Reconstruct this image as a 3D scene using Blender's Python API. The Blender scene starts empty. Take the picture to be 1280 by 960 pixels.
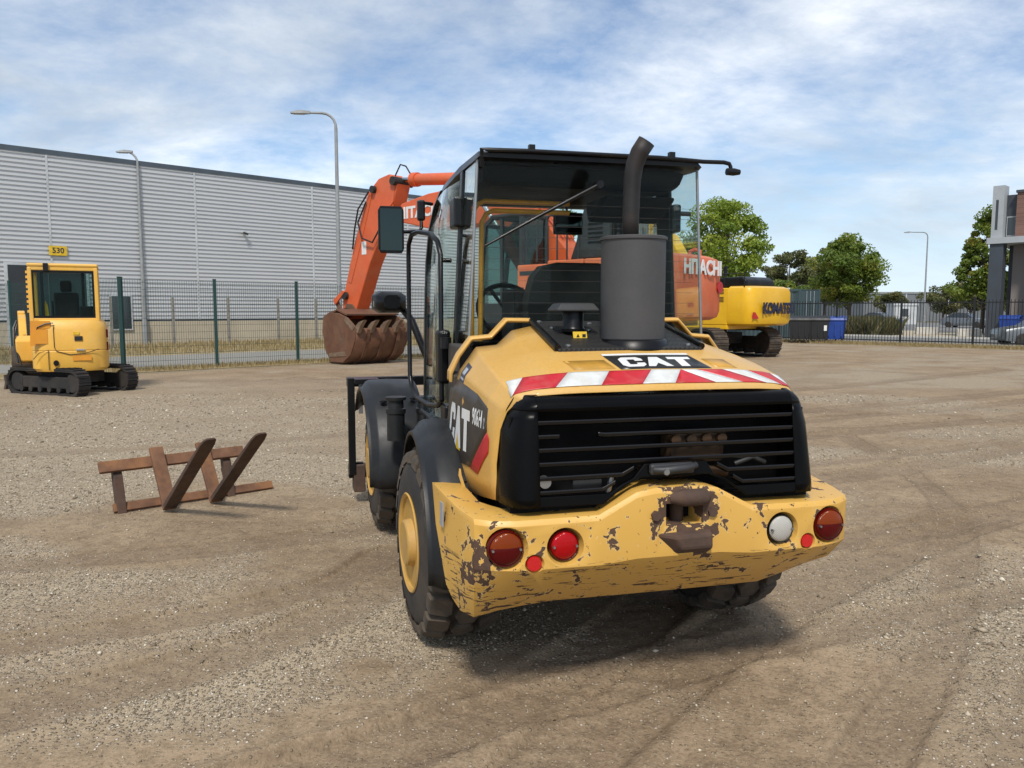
import bpy, bmesh, math, random
import numpy as np
from mathutils import Vector, Matrix
R = math.radians
sc = bpy.context.scene
COL = sc.collection

# ---------------------------------------------------------------- camera, sky, sun, exposure
cam = bpy.data.objects.new('camera', bpy.data.cameras.new('camera'))
COL.objects.link(cam); sc.camera = cam
cam.location = (0, 0, 1.675)
cam.rotation_euler = (R(90 - 5.4), 0, 0)
cam.data.sensor_width = 36.0
cam.data.lens = 36.0 * 970 / 1280
cam.data.clip_end = 3000
cam.data.clip_start = 0.05

SUN_AZ, SUN_EL = (-0.08, -1.0), 51.0          # horizontal direction towards the sun, elevation
w = bpy.data.worlds.new('World'); sc.world = w; w.use_nodes = True
nt = w.node_tree; nt.nodes.clear()
def wn(t, **k):
    n = nt.nodes.new(t)
    for a, b in k.items(): setattr(n, a, b)
    return n
sky = wn('ShaderNodeTexSky', sky_type='NISHITA', sun_disc=False)
sky.sun_elevation = R(SUN_EL); sky.sun_rotation = math.atan2(SUN_AZ[0], SUN_AZ[1])
sky.air_density = 1.0; sky.dust_density = 0.0; sky.ozone_density = 4.0
tc = wn('ShaderNodeTexCoord'); sep = wn('ShaderNodeSeparateXYZ'); nt.links.new(tc.outputs['Generated'], sep.inputs[0])
def wmath(op, a, b=None, clamp=False):
    n = wn('ShaderNodeMath', operation=op, use_clamp=clamp)
    for i, v in enumerate((a, b)):
        if v is None: continue
        if isinstance(v, (int, float)): n.inputs[i].default_value = v
        else: nt.links.new(v, n.inputs[i])
    return n.outputs[0]
zz = wmath('ADD', wmath('MAXIMUM', sep.outputs[2], 0.0), 0.24)
cx = wmath('DIVIDE', sep.outputs[0], zz); cy = wmath('DIVIDE', sep.outputs[1], zz)
cmb = wn('ShaderNodeCombineXYZ'); nt.links.new(cx, cmb.inputs[0]); nt.links.new(cy, cmb.inputs[1])
mp = wn('ShaderNodeMapping'); nt.links.new(cmb.outputs[0], mp.inputs[0])
mp.inputs['Location'].default_value = (-8.0, -3.0, 0.0); mp.inputs['Rotation'].default_value = (0, 0, R(-24)); mp.inputs['Scale'].default_value = (1.05, 1.2, 1)
mp2 = wn('ShaderNodeMapping'); nt.links.new(cmb.outputs[0], mp2.inputs[0]); mp2.inputs['Location'].default_value = (9.1, 4.4, 0); mp2.inputs['Rotation'].default_value = (0, 0, R(-15)); mp2.inputs['Scale'].default_value = (1.2, 1.8, 1)
def wnoise(scale, detail, rough, dist, vec):
    n = wn('ShaderNodeTexNoise'); n.inputs['Scale'].default_value = scale; n.inputs['Detail'].default_value = detail
    n.inputs['Roughness'].default_value = rough; n.inputs['Distortion'].default_value = dist
    nt.links.new(vec, n.inputs['Vector']); return n.outputs[0]
def wramp(v, stops):
    n = wn('ShaderNodeValToRGB'); nt.links.new(v, n.inputs[0]); cr = n.color_ramp
    while len(cr.elements) < len(stops): cr.elements.new(0.5)
    for e, (p_, c_) in zip(cr.elements, stops): e.position = p_; e.color = (*c_, 1) if len(c_) == 3 else c_
    return n.outputs[0]
big = wnoise(0.45, 6, 0.52, 0.15, mp.outputs[0])
thin = wnoise(2.6, 11, 0.64, 0.15, mp.outputs[0])
shade = wnoise(0.75, 7, 0.6, 0.4, mp2.outputs[0])
cov = wmath('ADD', wmath('MULTIPLY', big, 0.54), wmath('MULTIPLY', thin, 0.46))
cover = wramp(cov, [(0.41, (0.08,) * 3), (0.51, (0.52,) * 3), (0.61, (0.95,) * 3)])
ccol = wramp(shade, [(0.32, (4.3, 4.85, 5.5)), (0.48, (6.3, 6.8, 7.3)), (0.64, (8.8, 9.0, 9.2))])
mx = wn('ShaderNodeMix', data_type='RGBA'); nt.links.new(cover, mx.inputs['Factor'])
nt.links.new(sky.outputs[0], mx.inputs['A']); nt.links.new(ccol, mx.inputs['B'])
bg = wn('ShaderNodeBackground'); bg.inputs['Strength'].default_value = 0.115
hz = wn('ShaderNodeMix', data_type='RGBA'); nt.links.new(wramp(sep.outputs[2], [(0.0, (0.85,) * 3), (0.05, (0.62,) * 3), (0.16, (0.0,) * 3)]), hz.inputs['Factor'])
nt.links.new(mx.outputs['Result'], hz.inputs['A']); hz.inputs['B'].default_value = (5.0, 6.3, 7.5, 1)   # pale blue air near the horizon
nt.links.new(hz.outputs['Result'], bg.inputs[0])
wo = wn('ShaderNodeOutputWorld'); nt.links.new(bg.outputs[0], wo.inputs[0])

sun = bpy.data.objects.new('sun', bpy.data.lights.new('sun', 'SUN')); COL.objects.link(sun)
sun.data.energy = 2.85; sun.data.angle = R(8.0); sun.data.color = (1.0, 0.95, 0.87)
_s = Vector((SUN_AZ[0], SUN_AZ[1], 0)).normalized() * math.cos(R(SUN_EL)) + Vector((0, 0, math.sin(R(SUN_EL))))
sun.rotation_euler = (-_s).to_track_quat('-Z', 'Y').to_euler(); sun.location = (0, 0, 30)
vs = sc.view_settings; vs.view_transform = 'Standard'; vs.look = 'None'; vs.gamma = 1; vs.exposure = 0.24; vs.use_curve_mapping = False
sc.cycles.use_denoising = True; sc.cycles.denoising_prefilter = 'ACCURATE'
sc.cycles.transparent_max_bounces = 24; sc.cycles.max_bounces = 7

# ---------------------------------------------------------------- materials
M = {}
def lin(r, g, b):
    f = lambda v: (v / 255 / 12.92) if v / 255 <= 0.04045 else ((v / 255 + 0.055) / 1.055) ** 2.4
    return (f(r), f(g), f(b))
class NT:
    def __init__(s, name):
        s.m = bpy.data.materials.new(name); s.m.use_nodes = True; s.t = s.m.node_tree; s.t.nodes.clear()
        s.out = s.n('ShaderNodeOutputMaterial'); s.b = s.n('ShaderNodeBsdfPrincipled'); s.l(s.b.outputs[0], s.out.inputs[0]); M[name] = s.m
    def n(s, t, **k):
        x = s.t.nodes.new(t)
        for a, b in k.items(): setattr(x, a, b)
        return x
    def l(s, a, b): s.t.links.new(a, b)
    def put(s, sock, v):
        if isinstance(v, bpy.types.NodeSocket): s.l(v, sock)
        elif isinstance(v, tuple) and len(v) == 3 and sock.type == 'RGBA': sock.default_value = (*v, 1)
        else: sock.default_value = v
    def set(s, name, v): s.put(s.b.inputs[name], v)
    def coord(s, which='Object', scale=None, loc=None, rot=None):
        c = s.n('ShaderNodeTexCoord').outputs[which] if which != 'Position' else s.n('ShaderNodeNewGeometry').outputs['Position']
        if scale is None and loc is None and rot is None: return c
        m = s.n('ShaderNodeMapping'); s.l(c, m.inputs[0])
        if scale is not None: m.inputs['Scale'].default_value = scale if hasattr(scale, '__len__') else (scale,) * 3
        if loc is not None: m.inputs['Location'].default_value = loc
        if rot is not None: m.inputs['Rotation'].default_value = rot
        return m.outputs[0]
    def noise(s, vec, scale, detail=4, rough=0.55, dist=0.0, col=False):
        x = s.n('ShaderNodeTexNoise'); s.l(vec, x.inputs['Vector'])
        x.inputs['Scale'].default_value = scale; x.inputs['Detail'].default_value = detail; x.inputs['Roughness'].default_value = rough; x.inputs['Distortion'].default_value = dist
        return x.outputs[1 if col else 0]
    def voro(s, vec, scale, feature='F1', out='Distance', rand=1.0):
        x = s.n('ShaderNodeTexVoronoi', feature=feature); s.l(vec, x.inputs['Vector']); x.inputs['Scale'].default_value = scale; x.inputs['Randomness'].default_value = rand
        return x.outputs[out]
    def ramp(s, v, stops, interp='LINEAR'):
        x = s.n('ShaderNodeValToRGB'); s.l(v, x.inputs[0]); cr = x.color_ramp; cr.interpolation = interp
        while len(cr.elements) < len(stops): cr.elements.new(0.5)
        for e, (p, c) in zip(cr.elements, stops):
            e.position = p; c = (c,) * 3 if isinstance(c, (int, float)) else c; e.color = (*c, 1)
        return x.outputs[0]
    def mix(s, f, a, b, mode='MIX'):
        x = s.n('ShaderNodeMix', data_type='RGBA', blend_type=mode); s.put(x.inputs['Factor'], f); s.put(x.inputs['A'], a); s.put(x.inputs['B'], b); return x.outputs['Result']
    def math(s, op, a, b=None, clamp=False):
        x = s.n('ShaderNodeMath', operation=op, use_clamp=clamp); s.put(x.inputs[0], a)
        if b is not None: s.put(x.inputs[1], b)
        return x.outputs[0]
    def bump(s, h, strength=0.3, dist=0.01):
        x = s.n('ShaderNodeBump'); x.inputs['Strength'].default_value = strength; x.inputs['Distance'].default_value = dist; s.l(h, x.inputs['Height']); s.l(x.outputs[0], s.b.inputs['Normal'])
    def attr(s, name, out='Fac'):
        x = s.n('ShaderNodeAttribute'); x.attribute_name = name; return x.outputs[out]

def paint(name, c, c2=None, rough=0.45, metal=0.0, scale=6.0, var=0.5, bump=0.0, bscale=60, coat=0.0, spec=0.5, dirt=None, dirt_amt=0.5, speck=0.22):
    """plain coloured surface with blotchy variation, optional dust in patches and fine relief"""
    n = NT(name); v = n.coord('Object')
    a = n.noise(v, scale, 6, 0.6)
    c2 = c2 or tuple(x * 0.72 for x in c)
    col = n.mix(n.ramp(a, [(0.5 - 0.5 * var * 0.5, 0.0), (0.5 + 0.5 * var * 0.5, 1.0)]), c2, c)
    sp_ = n.noise(v, scale * 26, 4, 0.7); col = n.mix(n.math('MULTIPLY', n.ramp(sp_, [(0.44, 0.0), (0.72, 1.0)]), speck), col, tuple(x * 0.35 for x in c))
    rg = n.ramp(a, [(0.3, min(1, rough + 0.12)), (0.7, max(0.02, rough - 0.06))])
    if dirt:
        d = n.noise(n.coord('Object', loc=(7, 3, 1)), scale * 0.55, 8, 0.68, 0.4)
        f = n.math('MULTIPLY', n.ramp(d, [(0.46, 0.0), (0.66, 1.0)]), dirt_amt)
        col = n.mix(f, col, dirt); rg = n.math('ADD', rg, n.math('MULTIPLY', f, 0.3), True)
    n.set('Base Color', col); n.set('Roughness', rg); n.set('Metallic', metal); n.set('Specular IOR Level', spec); n.set('Coat Weight', coat)
    if bump: n.bump(n.noise(v, bscale, 3, 0.6), bump, 0.004)
    return n.m

CATY = (0.665, 0.385, 0.092)
DUST = (0.34, 0.265, 0.175)
paint('hood_yellow', CATY, (0.615, 0.345, 0.075), 0.38, scale=3.0, var=0.7, coat=0.12, dirt=(0.56, 0.375, 0.145), dirt_amt=0.6)
paint('rim_yellow', (0.60, 0.34, 0.06), (0.5, 0.28, 0.05), 0.5, scale=5, dirt=DUST, dirt_amt=0.45)
paint('amber_paint', (0.75, 0.34, 0.015), None, 0.45)
paint('mini_yellow', (0.80, 0.45, 0.07), (0.74, 0.40, 0.055), 0.4, scale=2.5, coat=0.1, dirt=(0.6, 0.4, 0.14), dirt_amt=0.35)
paint('mini_faded', (0.72, 0.30, 0.02), (0.66, 0.26, 0.02), 0.5, scale=3)
paint('komatsu_yellow', (0.80, 0.46, 0.012), (0.74, 0.41, 0.012), 0.33, scale=2.0, coat=0.15)
paint('orange_paint', (0.70, 0.125, 0.035), (0.62, 0.105, 0.03), 0.42, scale=2.0, coat=0.1, dirt=(0.45, 0.16, 0.08), dirt_amt=0.35)
paint('orange_faded', (0.70, 0.155, 0.055), (0.63, 0.13, 0.045), 0.5, scale=2.0, dirt=(0.5, 0.25, 0.15), dirt_amt=0.4)
paint('black_plastic', (0.0045, 0.0045, 0.005), (0.0035, 0.0035, 0.004), 0.30, scale=4, bump=0.08, bscale=220, spec=0.28, dirt=(0.018, 0.016, 0.014), dirt_amt=0.2)
paint('gloss_black', (0.0022, 0.0022, 0.0025), (0.0016, 0.0016, 0.0018), 0.24, scale=4, spec=0.11, speck=0.0, dirt=(0.008, 0.007, 0.006), dirt_amt=0.25)
paint('slat_black', (0.006, 0.006, 0.0065), (0.0045, 0.0045, 0.005), 0.22, scale=4, spec=0.45, speck=0.0)
paint('fender_plastic', (0.013, 0.014, 0.016), (0.009, 0.010, 0.011), 0.40, scale=5, bump=0.12, bscale=200, spec=0.38, dirt=(0.05, 0.044, 0.036), dirt_amt=0.35)
paint('black_metal', (0.006, 0.006, 0.007), (0.004, 0.004, 0.005), 0.32, scale=7, spec=0.35)
paint('dark_grey', (0.035, 0.036, 0.038), (0.025, 0.026, 0.027), 0.5, scale=4)
paint('brown_panel', (0.055, 0.045, 0.036), (0.04, 0.034, 0.028), 0.55, scale=6)
paint('interior_dark', (0.007, 0.007, 0.0075), (0.004, 0.004, 0.0045), 0.7, scale=5, spec=0.2)
paint('muffler_grey', (0.058, 0.060, 0.064), (0.047, 0.048, 0.052), 0.5, scale=2.5, bump=0.06, bscale=120, dirt=(0.085, 0.07, 0.055), dirt_amt=0.4)
paint('pipe_metal', (0.020, 0.018, 0.018), (0.012, 0.011, 0.011), 0.5, metal=0.2, scale=9, dirt=(0.04, 0.026, 0.018), dirt_amt=0.4)
paint('steel', (0.42, 0.42, 0.42), (0.3, 0.3, 0.3), 0.38, metal=0.9, scale=9)
paint('aluminium', (0.33, 0.34, 0.35), (0.26, 0.27, 0.28), 0.42, metal=0.7, scale=9)
paint('chrome', (0.75, 0.75, 0.76), None, 0.15, metal=1.0)
paint('rubber', (0.030, 0.027, 0.025), (0.020, 0.019, 0.018), 0.75, scale=5, bump=0.3, bscale=60, dirt=(0.115, 0.086, 0.058), dirt_amt=0.45)
paint('tread_rubber', (0.062, 0.051, 0.041), (0.036, 0.031, 0.027), 0.85, scale=7, bump=0.35, bscale=50, dirt=(0.15, 0.112, 0.075), dirt_amt=0.6)
paint('track_steel', (0.085, 0.066, 0.050), (0.045, 0.036, 0.03), 0.75, scale=5, metal=0.2, bump=0.3, bscale=30, dirt=(0.16, 0.115, 0.075), dirt_amt=0.6)
paint('track_dark', (0.022, 0.021, 0.020), (0.015, 0.015, 0.015), 0.7, scale=4, dirt=(0.08, 0.06, 0.045), dirt_amt=0.4)
paint('rust', (0.20, 0.095, 0.048), (0.10, 0.05, 0.03), 0.85, scale=9, var=0.9, bump=0.5, bscale=70, dirt=(0.28, 0.13, 0.055), dirt_amt=0.7)
paint('rust_dark', (0.095, 0.056, 0.038), (0.050, 0.032, 0.024), 0.8, scale=9, var=0.9, bump=0.4, bscale=70, dirt=(0.14, 0.07, 0.04), dirt_amt=0.4)
paint('bucket_steel', (0.19, 0.086, 0.045), (0.11, 0.052, 0.032), 0.72, scale=3, var=0.9, metal=0.15, bump=0.3, bscale=25, dirt=(0.22, 0.14, 0.09), dirt_amt=0.5)
paint('bucket_worn', (0.27, 0.19, 0.13), (0.18, 0.12, 0.08), 0.6, scale=6, metal=0.3)
paint('decal_black', (0.016, 0.015, 0.015), (0.012, 0.012, 0.012), 0.32, scale=5)
paint('side_decal', (0.050, 0.040, 0.030), (0.038, 0.031, 0.025), 0.38, scale=5)
paint('decal_white', (0.78, 0.78, 0.76), (0.70, 0.70, 0.68), 0.4, scale=8)
paint('decal_red', (0.50, 0.018, 0.022), (0.42, 0.014, 0.018), 0.4, scale=8)
paint('decal_yellow', (0.80, 0.52, 0.02), None, 0.4)
paint('tape_red', (0.55, 0.018, 0.030), (0.46, 0.016, 0.026), 0.38, scale=20, dirt=(0.5, 0.16, 0.12), dirt_amt=0.35)
paint('tape_white', (0.70, 0.71, 0.69), (0.60, 0.61, 0.59), 0.38, scale=20, dirt=(0.5, 0.46, 0.38), dirt_amt=0.4)
paint('sticker_blue', (0.035, 0.05, 0.085), None, 0.4)
paint('sticker_silver', (0.45, 0.48, 0.52), None, 0.4)
paint('faded_patch', (0.60, 0.315, 0.045), None, 0.42)
paint('navy_print', (0.010, 0.012, 0.045), None, 0.4)
paint('galvanised', (0.40, 0.42, 0.42), (0.33, 0.35, 0.35), 0.5, metal=0.4, scale=3)
paint('lamp_grey', (0.30, 0.31, 0.31), (0.24, 0.25, 0.25), 0.5, scale=3)
paint('fence_green', (0.018, 0.065, 0.060), (0.014, 0.05, 0.047), 0.5, scale=3)
paint('fence_black', (0.014, 0.015, 0.017), (0.010, 0.011, 0.012), 0.5, scale=3)
paint('concrete_post', (0.26, 0.24, 0.21), (0.18, 0.17, 0.15), 0.9, scale=4)
paint('wall_trim', (0.55, 0.57, 0.58), None, 0.45, scale=1)
paint('roof_edge', (0.07, 0.09, 0.11), None, 0.5, scale=1)
paint('dark_door', (0.030, 0.034, 0.038), (0.022, 0.025, 0.028), 0.35, scale=1)
paint('plinth_concrete', (0.52, 0.45, 0.33), (0.42, 0.36, 0.27), 0.9, scale=0.8, var=0.9, bump=0.2, bscale=12, dirt=(0.33, 0.28, 0.2), dirt_amt=0.4)
paint('container_green', (0.060, 0.098, 0.106), (0.048, 0.082, 0.090), 0.5, scale=1.2, dirt=(0.08, 0.085, 0.08), dirt_amt=0.3)
paint('container_white', (0.72, 0.74, 0.74), (0.64, 0.66, 0.66), 0.5, scale=1)
paint('bin_black', (0.016, 0.017, 0.018), None, 0.5, scale=3)
paint('bin_blue', (0.012, 0.055, 0.30), (0.010, 0.045, 0.24), 0.45, scale=3)
paint('bark', (0.13, 0.10, 0.075), (0.07, 0.055, 0.042), 0.95, scale=6, bump=0.6, bscale=20)
paint('brick', (0.17, 0.075, 0.052), (0.11, 0.055, 0.042), 0.9, scale=3, var=0.9)
paint('mortar', (0.22, 0.20, 0.18), None, 0.95, scale=3)
paint('render_white', (0.40, 0.42, 0.43), (0.36, 0.38, 0.39), 0.7, scale=1)
paint('slate_panel', (0.055, 0.065, 0.078), (0.045, 0.053, 0.064), 0.5, scale=1)
paint('far_grey', (0.20, 0.215, 0.23), (0.16, 0.175, 0.19), 0.7, scale=0.3)
paint('far_brick', (0.22, 0.15, 0.12), (0.17, 0.12, 0.10), 0.8, scale=0.3)
paint('far_white', (0.62, 0.63, 0.63), None, 0.6, scale=0.3)
paint('car_grey', (0.20, 0.21, 0.215), (0.18, 0.19, 0.195), 0.28, metal=0.6, scale=1, coat=0.4)
paint('car_blue', (0.08, 0.11, 0.16), None, 0.28, metal=0.5, scale=1, coat=0.4)
paint('kerb_white', (0.62, 0.60, 0.55), (0.5, 0.48, 0.43), 0.85, scale=3)
paint('seat_fabric', (0.010, 0.012, 0.012), (0.007, 0.008, 0.008), 0.9, scale=8)
paint('hydraulic_hose', (0.010, 0.010, 0.010), None, 0.45)
paint('engine_brown', (0.075, 0.034, 0.009), (0.016, 0.010, 0.005), 0.7, scale=14, var=1)
paint('soil_black', (0.055, 0.045, 0.036), (0.035, 0.03, 0.025), 0.95, scale=3, var=0.9)

# chipped, scraped yellow casting: brown primer shows through the paint, most of it low down
n = NT('chipped_yellow'); v = n.coord('Object')
big = n.noise(v, 9.0, 8, 0.58, 0.7); fine = n.noise(v, 34, 4, 0.6, 0.3)
st = n.noise(n.coord('Object', scale=(3.0, 3.0, 30), rot=(0, R(33), 0)), 2.6, 6, 0.66, 0.6)
sx = n.n('ShaderNodeSeparateXYZ'); n.l(v, sx.inputs[0])
low = n.ramp(sx.outputs[2], [(0.52, 1.0), (0.68, 0.42), (0.72, 0.0)])
edge = n.math('ADD', n.math('MULTIPLY', big, 0.72), n.math('MULTIPLY', fine, 0.28))
vd = n.n('ShaderNodeVectorMath', operation='DISTANCE'); n.l(v, vd.inputs[0]); vd.inputs[1].default_value = (0.045, -1.10, 0.86)   # wear round the tow hitch
vd2 = n.n('ShaderNodeVectorMath', operation='DISTANCE'); n.l(v, vd2.inputs[0]); vd2.inputs[1].default_value = (-0.80, -1.0, 0.64)  # knocked rear left corner
hitch = n.math('MAXIMUM', n.math('MULTIPLY', n.ramp(vd.outputs['Value'], [(0.06, 1.0), (0.19, 0.0)]), 0.16), n.math('MULTIPLY', n.ramp(vd2.outputs['Value'], [(0.03, 1.0), (0.20, 0.0)]), 0.08))
edge = n.math('ADD', edge, hitch)
spot = n.ramp(edge, [(0.590, 0.0), (0.595, 1.0)])
small = n.ramp(n.noise(v, 38, 5, 0.62, 0.2), [(0.665, 0.0), (0.672, 1.0)])
scr = n.math('MULTIPLY', n.ramp(n.math('ADD', n.math('ADD', st, n.math('MULTIPLY', fine, 0.10)), n.math('MULTIPLY', n.noise(v, 2.3, 3), 0.35)), [(0.828, 0.0), (0.836, 1.0)]), n.ramp(low, [(0.12, 0.0), (0.3, 1.0)]))
chip = n.math('MAXIMUM', n.math('MAXIMUM', spot, small), scr)
rim = n.math('SUBTRACT', n.ramp(edge, [(0.576, 0.0), (0.582, 1.0)]), chip, True)
base = n.mix(n.noise(v, 2.5, 5, 0.6), (0.62, 0.350, 0.066), (0.67, 0.395, 0.095))
base = n.mix(n.math('MULTIPLY', low, 0.45), base, (0.54, 0.32, 0.08))
base = n.mix(n.math('MULTIPLY', rim, 0.55), base, (0.72, 0.55, 0.28))
rc = n.mix(fine, (0.045, 0.024, 0.016), (0.12, 0.065, 0.04))
n.set('Base Color', n.mix(chip, base, rc)); n.set('Roughness', n.mix(chip, (0.42,) * 3, (0.85,) * 3))
n.bump(n.math('MULTIPLY', chip, -1.0), 0.5, 0.004)

def lens(name, c, rough=0.15, scale=90):
    n = NT(name); v = n.coord('Object', rot=(0, R(40), 0))
    wv = n.n('ShaderNodeTexWave', wave_type='BANDS', bands_direction='X'); n.l(v, wv.inputs[0]); wv.inputs['Scale'].default_value = scale
    n.set('Base Color', n.mix(wv.outputs['Fac'], tuple(x * 0.55 for x in c), c)); n.set('Roughness', rough); n.set('Coat Weight', 0.12); n.set('Coat Roughness', 0.03)
    n.set('Specular IOR Level', 0.22); n.bump(wv.outputs['Fac'], 0.25, 0.003)
lens('lens_red_dark', (0.105, 0.002, 0.003)); lens('lens_red', (0.48, 0.003, 0.006)); lens('lens_amber', (0.24, 0.036, 0.001)); lens('lens_clear', (0.55, 0.53, 0.48), 0.12, 60)
n = NT('reflector_red'); n.set('Base Color', n.mix(n.voro(n.coord('Object'), 260), (0.62, 0.012, 0.014), (0.42, 0.006, 0.009))); n.set('Roughness', 0.2); n.set('Coat Weight', 0.6)

def glass(name, tint, dirt=0.03, body=0.0):
    n = NT(name); t = n.t
    tr = n.n('ShaderNodeBsdfTransparent'); tr.inputs[0].default_value = (*tint, 1)
    gl = n.n('ShaderNodeBsdfGlossy'); gl.inputs['Roughness'].default_value = 0.015; gl.inputs[0].default_value = (0.95, 1.0, 0.98, 1)
    lw = n.n('ShaderNodeLayerWeight'); lw.inputs[0].default_value = 0.5
    fr = n.math('ADD', n.math('MULTIPLY', n.math('POWER', lw.outputs['Facing'], 3.0), 0.9), 0.005, True)
    s1 = n.n('ShaderNodeMixShader'); n.l(fr, s1.inputs[0]); n.l(tr.outputs[0], s1.inputs[1]); n.l(gl.outputs[0], s1.inputs[2])
    df = n.n('ShaderNodeBsdfDiffuse'); df.inputs[0].default_value = (0.30, 0.29, 0.26, 1)
    d = n.ramp(n.noise(n.coord('Object'), 3.5, 8, 0.7, 0.5), [(0.62, body), (0.9, dirt + body)])
    s2 = n.n('ShaderNodeMixShader'); n.l(d, s2.inputs[0]); n.l(s1.outputs[0], s2.inputs[1]); n.l(df.outputs[0], s2.inputs[2])
    t.nodes.remove(n.b); n.l(s2.outputs[0], n.out.inputs[0])
glass('cab_glass', (0.93, 0.965, 0.95), 0.006)
glass('dark_glass', (0.55, 0.62, 0.60), 0.02)
glass('mini_glass', (0.78, 0.86, 0.85), 0.02)
glass('smoke_glass', (0.22, 0.27, 0.28), 0.04)
n = NT('mirror_face'); n.set('Base Color', (0.045, 0.058, 0.055)); n.set('Metallic', 1.0); n.set('Roughness', 0.05)
n = NT('window_dark'); n.set('Base Color', n.mix(n.noise(n.coord('Object'), 0.8, 3), (0.015, 0.019, 0.022), (0.04, 0.048, 0.052))); n.set('Roughness', 0.06); n.set('Specular IOR Level', 0.7)

# perforated / anti-slip plate on the hood
n = NT('plate_black'); v = n.coord('Object', scale=(1, 1, 1), rot=(0, 0, R(45)))
vd = n.voro(v, 62, rand=0.0)
n.set('Base Color', n.mix(n.ramp(vd, [(0.28, 1.0), (0.42, 0.0)]), (0.022, 0.021, 0.020), (0.006, 0.006, 0.006))); n.set('Roughness', 0.5)
n.bump(n.ramp(vd, [(0.25, 0.0), (0.45, 1.0)]), 0.6, 0.006)

# leaves
def leafmat(name, c1, c2, c3=None):
    n = NT(name); a = n.attr('tone')
    col = n.ramp(a, [(0.0, c1), (0.7, c2), (1.0, c3 or c2)])
    t = n.t; d = n.n('ShaderNodeBsdfPrincipled'); n.put(n.b.inputs['Base Color'], col); n.b.inputs['Roughness'].default_value = 0.55
    tl = n.n('ShaderNodeBsdfTranslucent'); n.l(col, tl.inputs[0])
    m_ = n.n('ShaderNodeMixShader'); m_.inputs[0].default_value = 0.35; n.l(n.b.outputs[0], m_.inputs[1]); n.l(tl.outputs[0], m_.inputs[2]); n.l(m_.outputs[0], n.out.inputs[0])
    t.nodes.remove(d)
leafmat('leaf_bright', (0.107, 0.181, 0.017), (0.263, 0.338, 0.035), (0.408, 0.429, 0.062))
leafmat('leaf_mid', (0.090, 0.145, 0.018), (0.191, 0.255, 0.031), (0.381, 0.255, 0.057))
leafmat('leaf_dark', (0.048, 0.088, 0.026), (0.104, 0.160, 0.042), (0.192, 0.208, 0.064))
leafmat('leaf_far', (0.088, 0.102, 0.036), (0.151, 0.158, 0.051), (0.230, 0.180, 0.068))
leafmat('grass_dry', (0.26, 0.19, 0.08), (0.42, 0.32, 0.15), (0.50, 0.42, 0.24))
leafmat('shrub_dry', (0.06, 0.075, 0.028), (0.13, 0.12, 0.045), (0.24, 0.19, 0.08))

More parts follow.
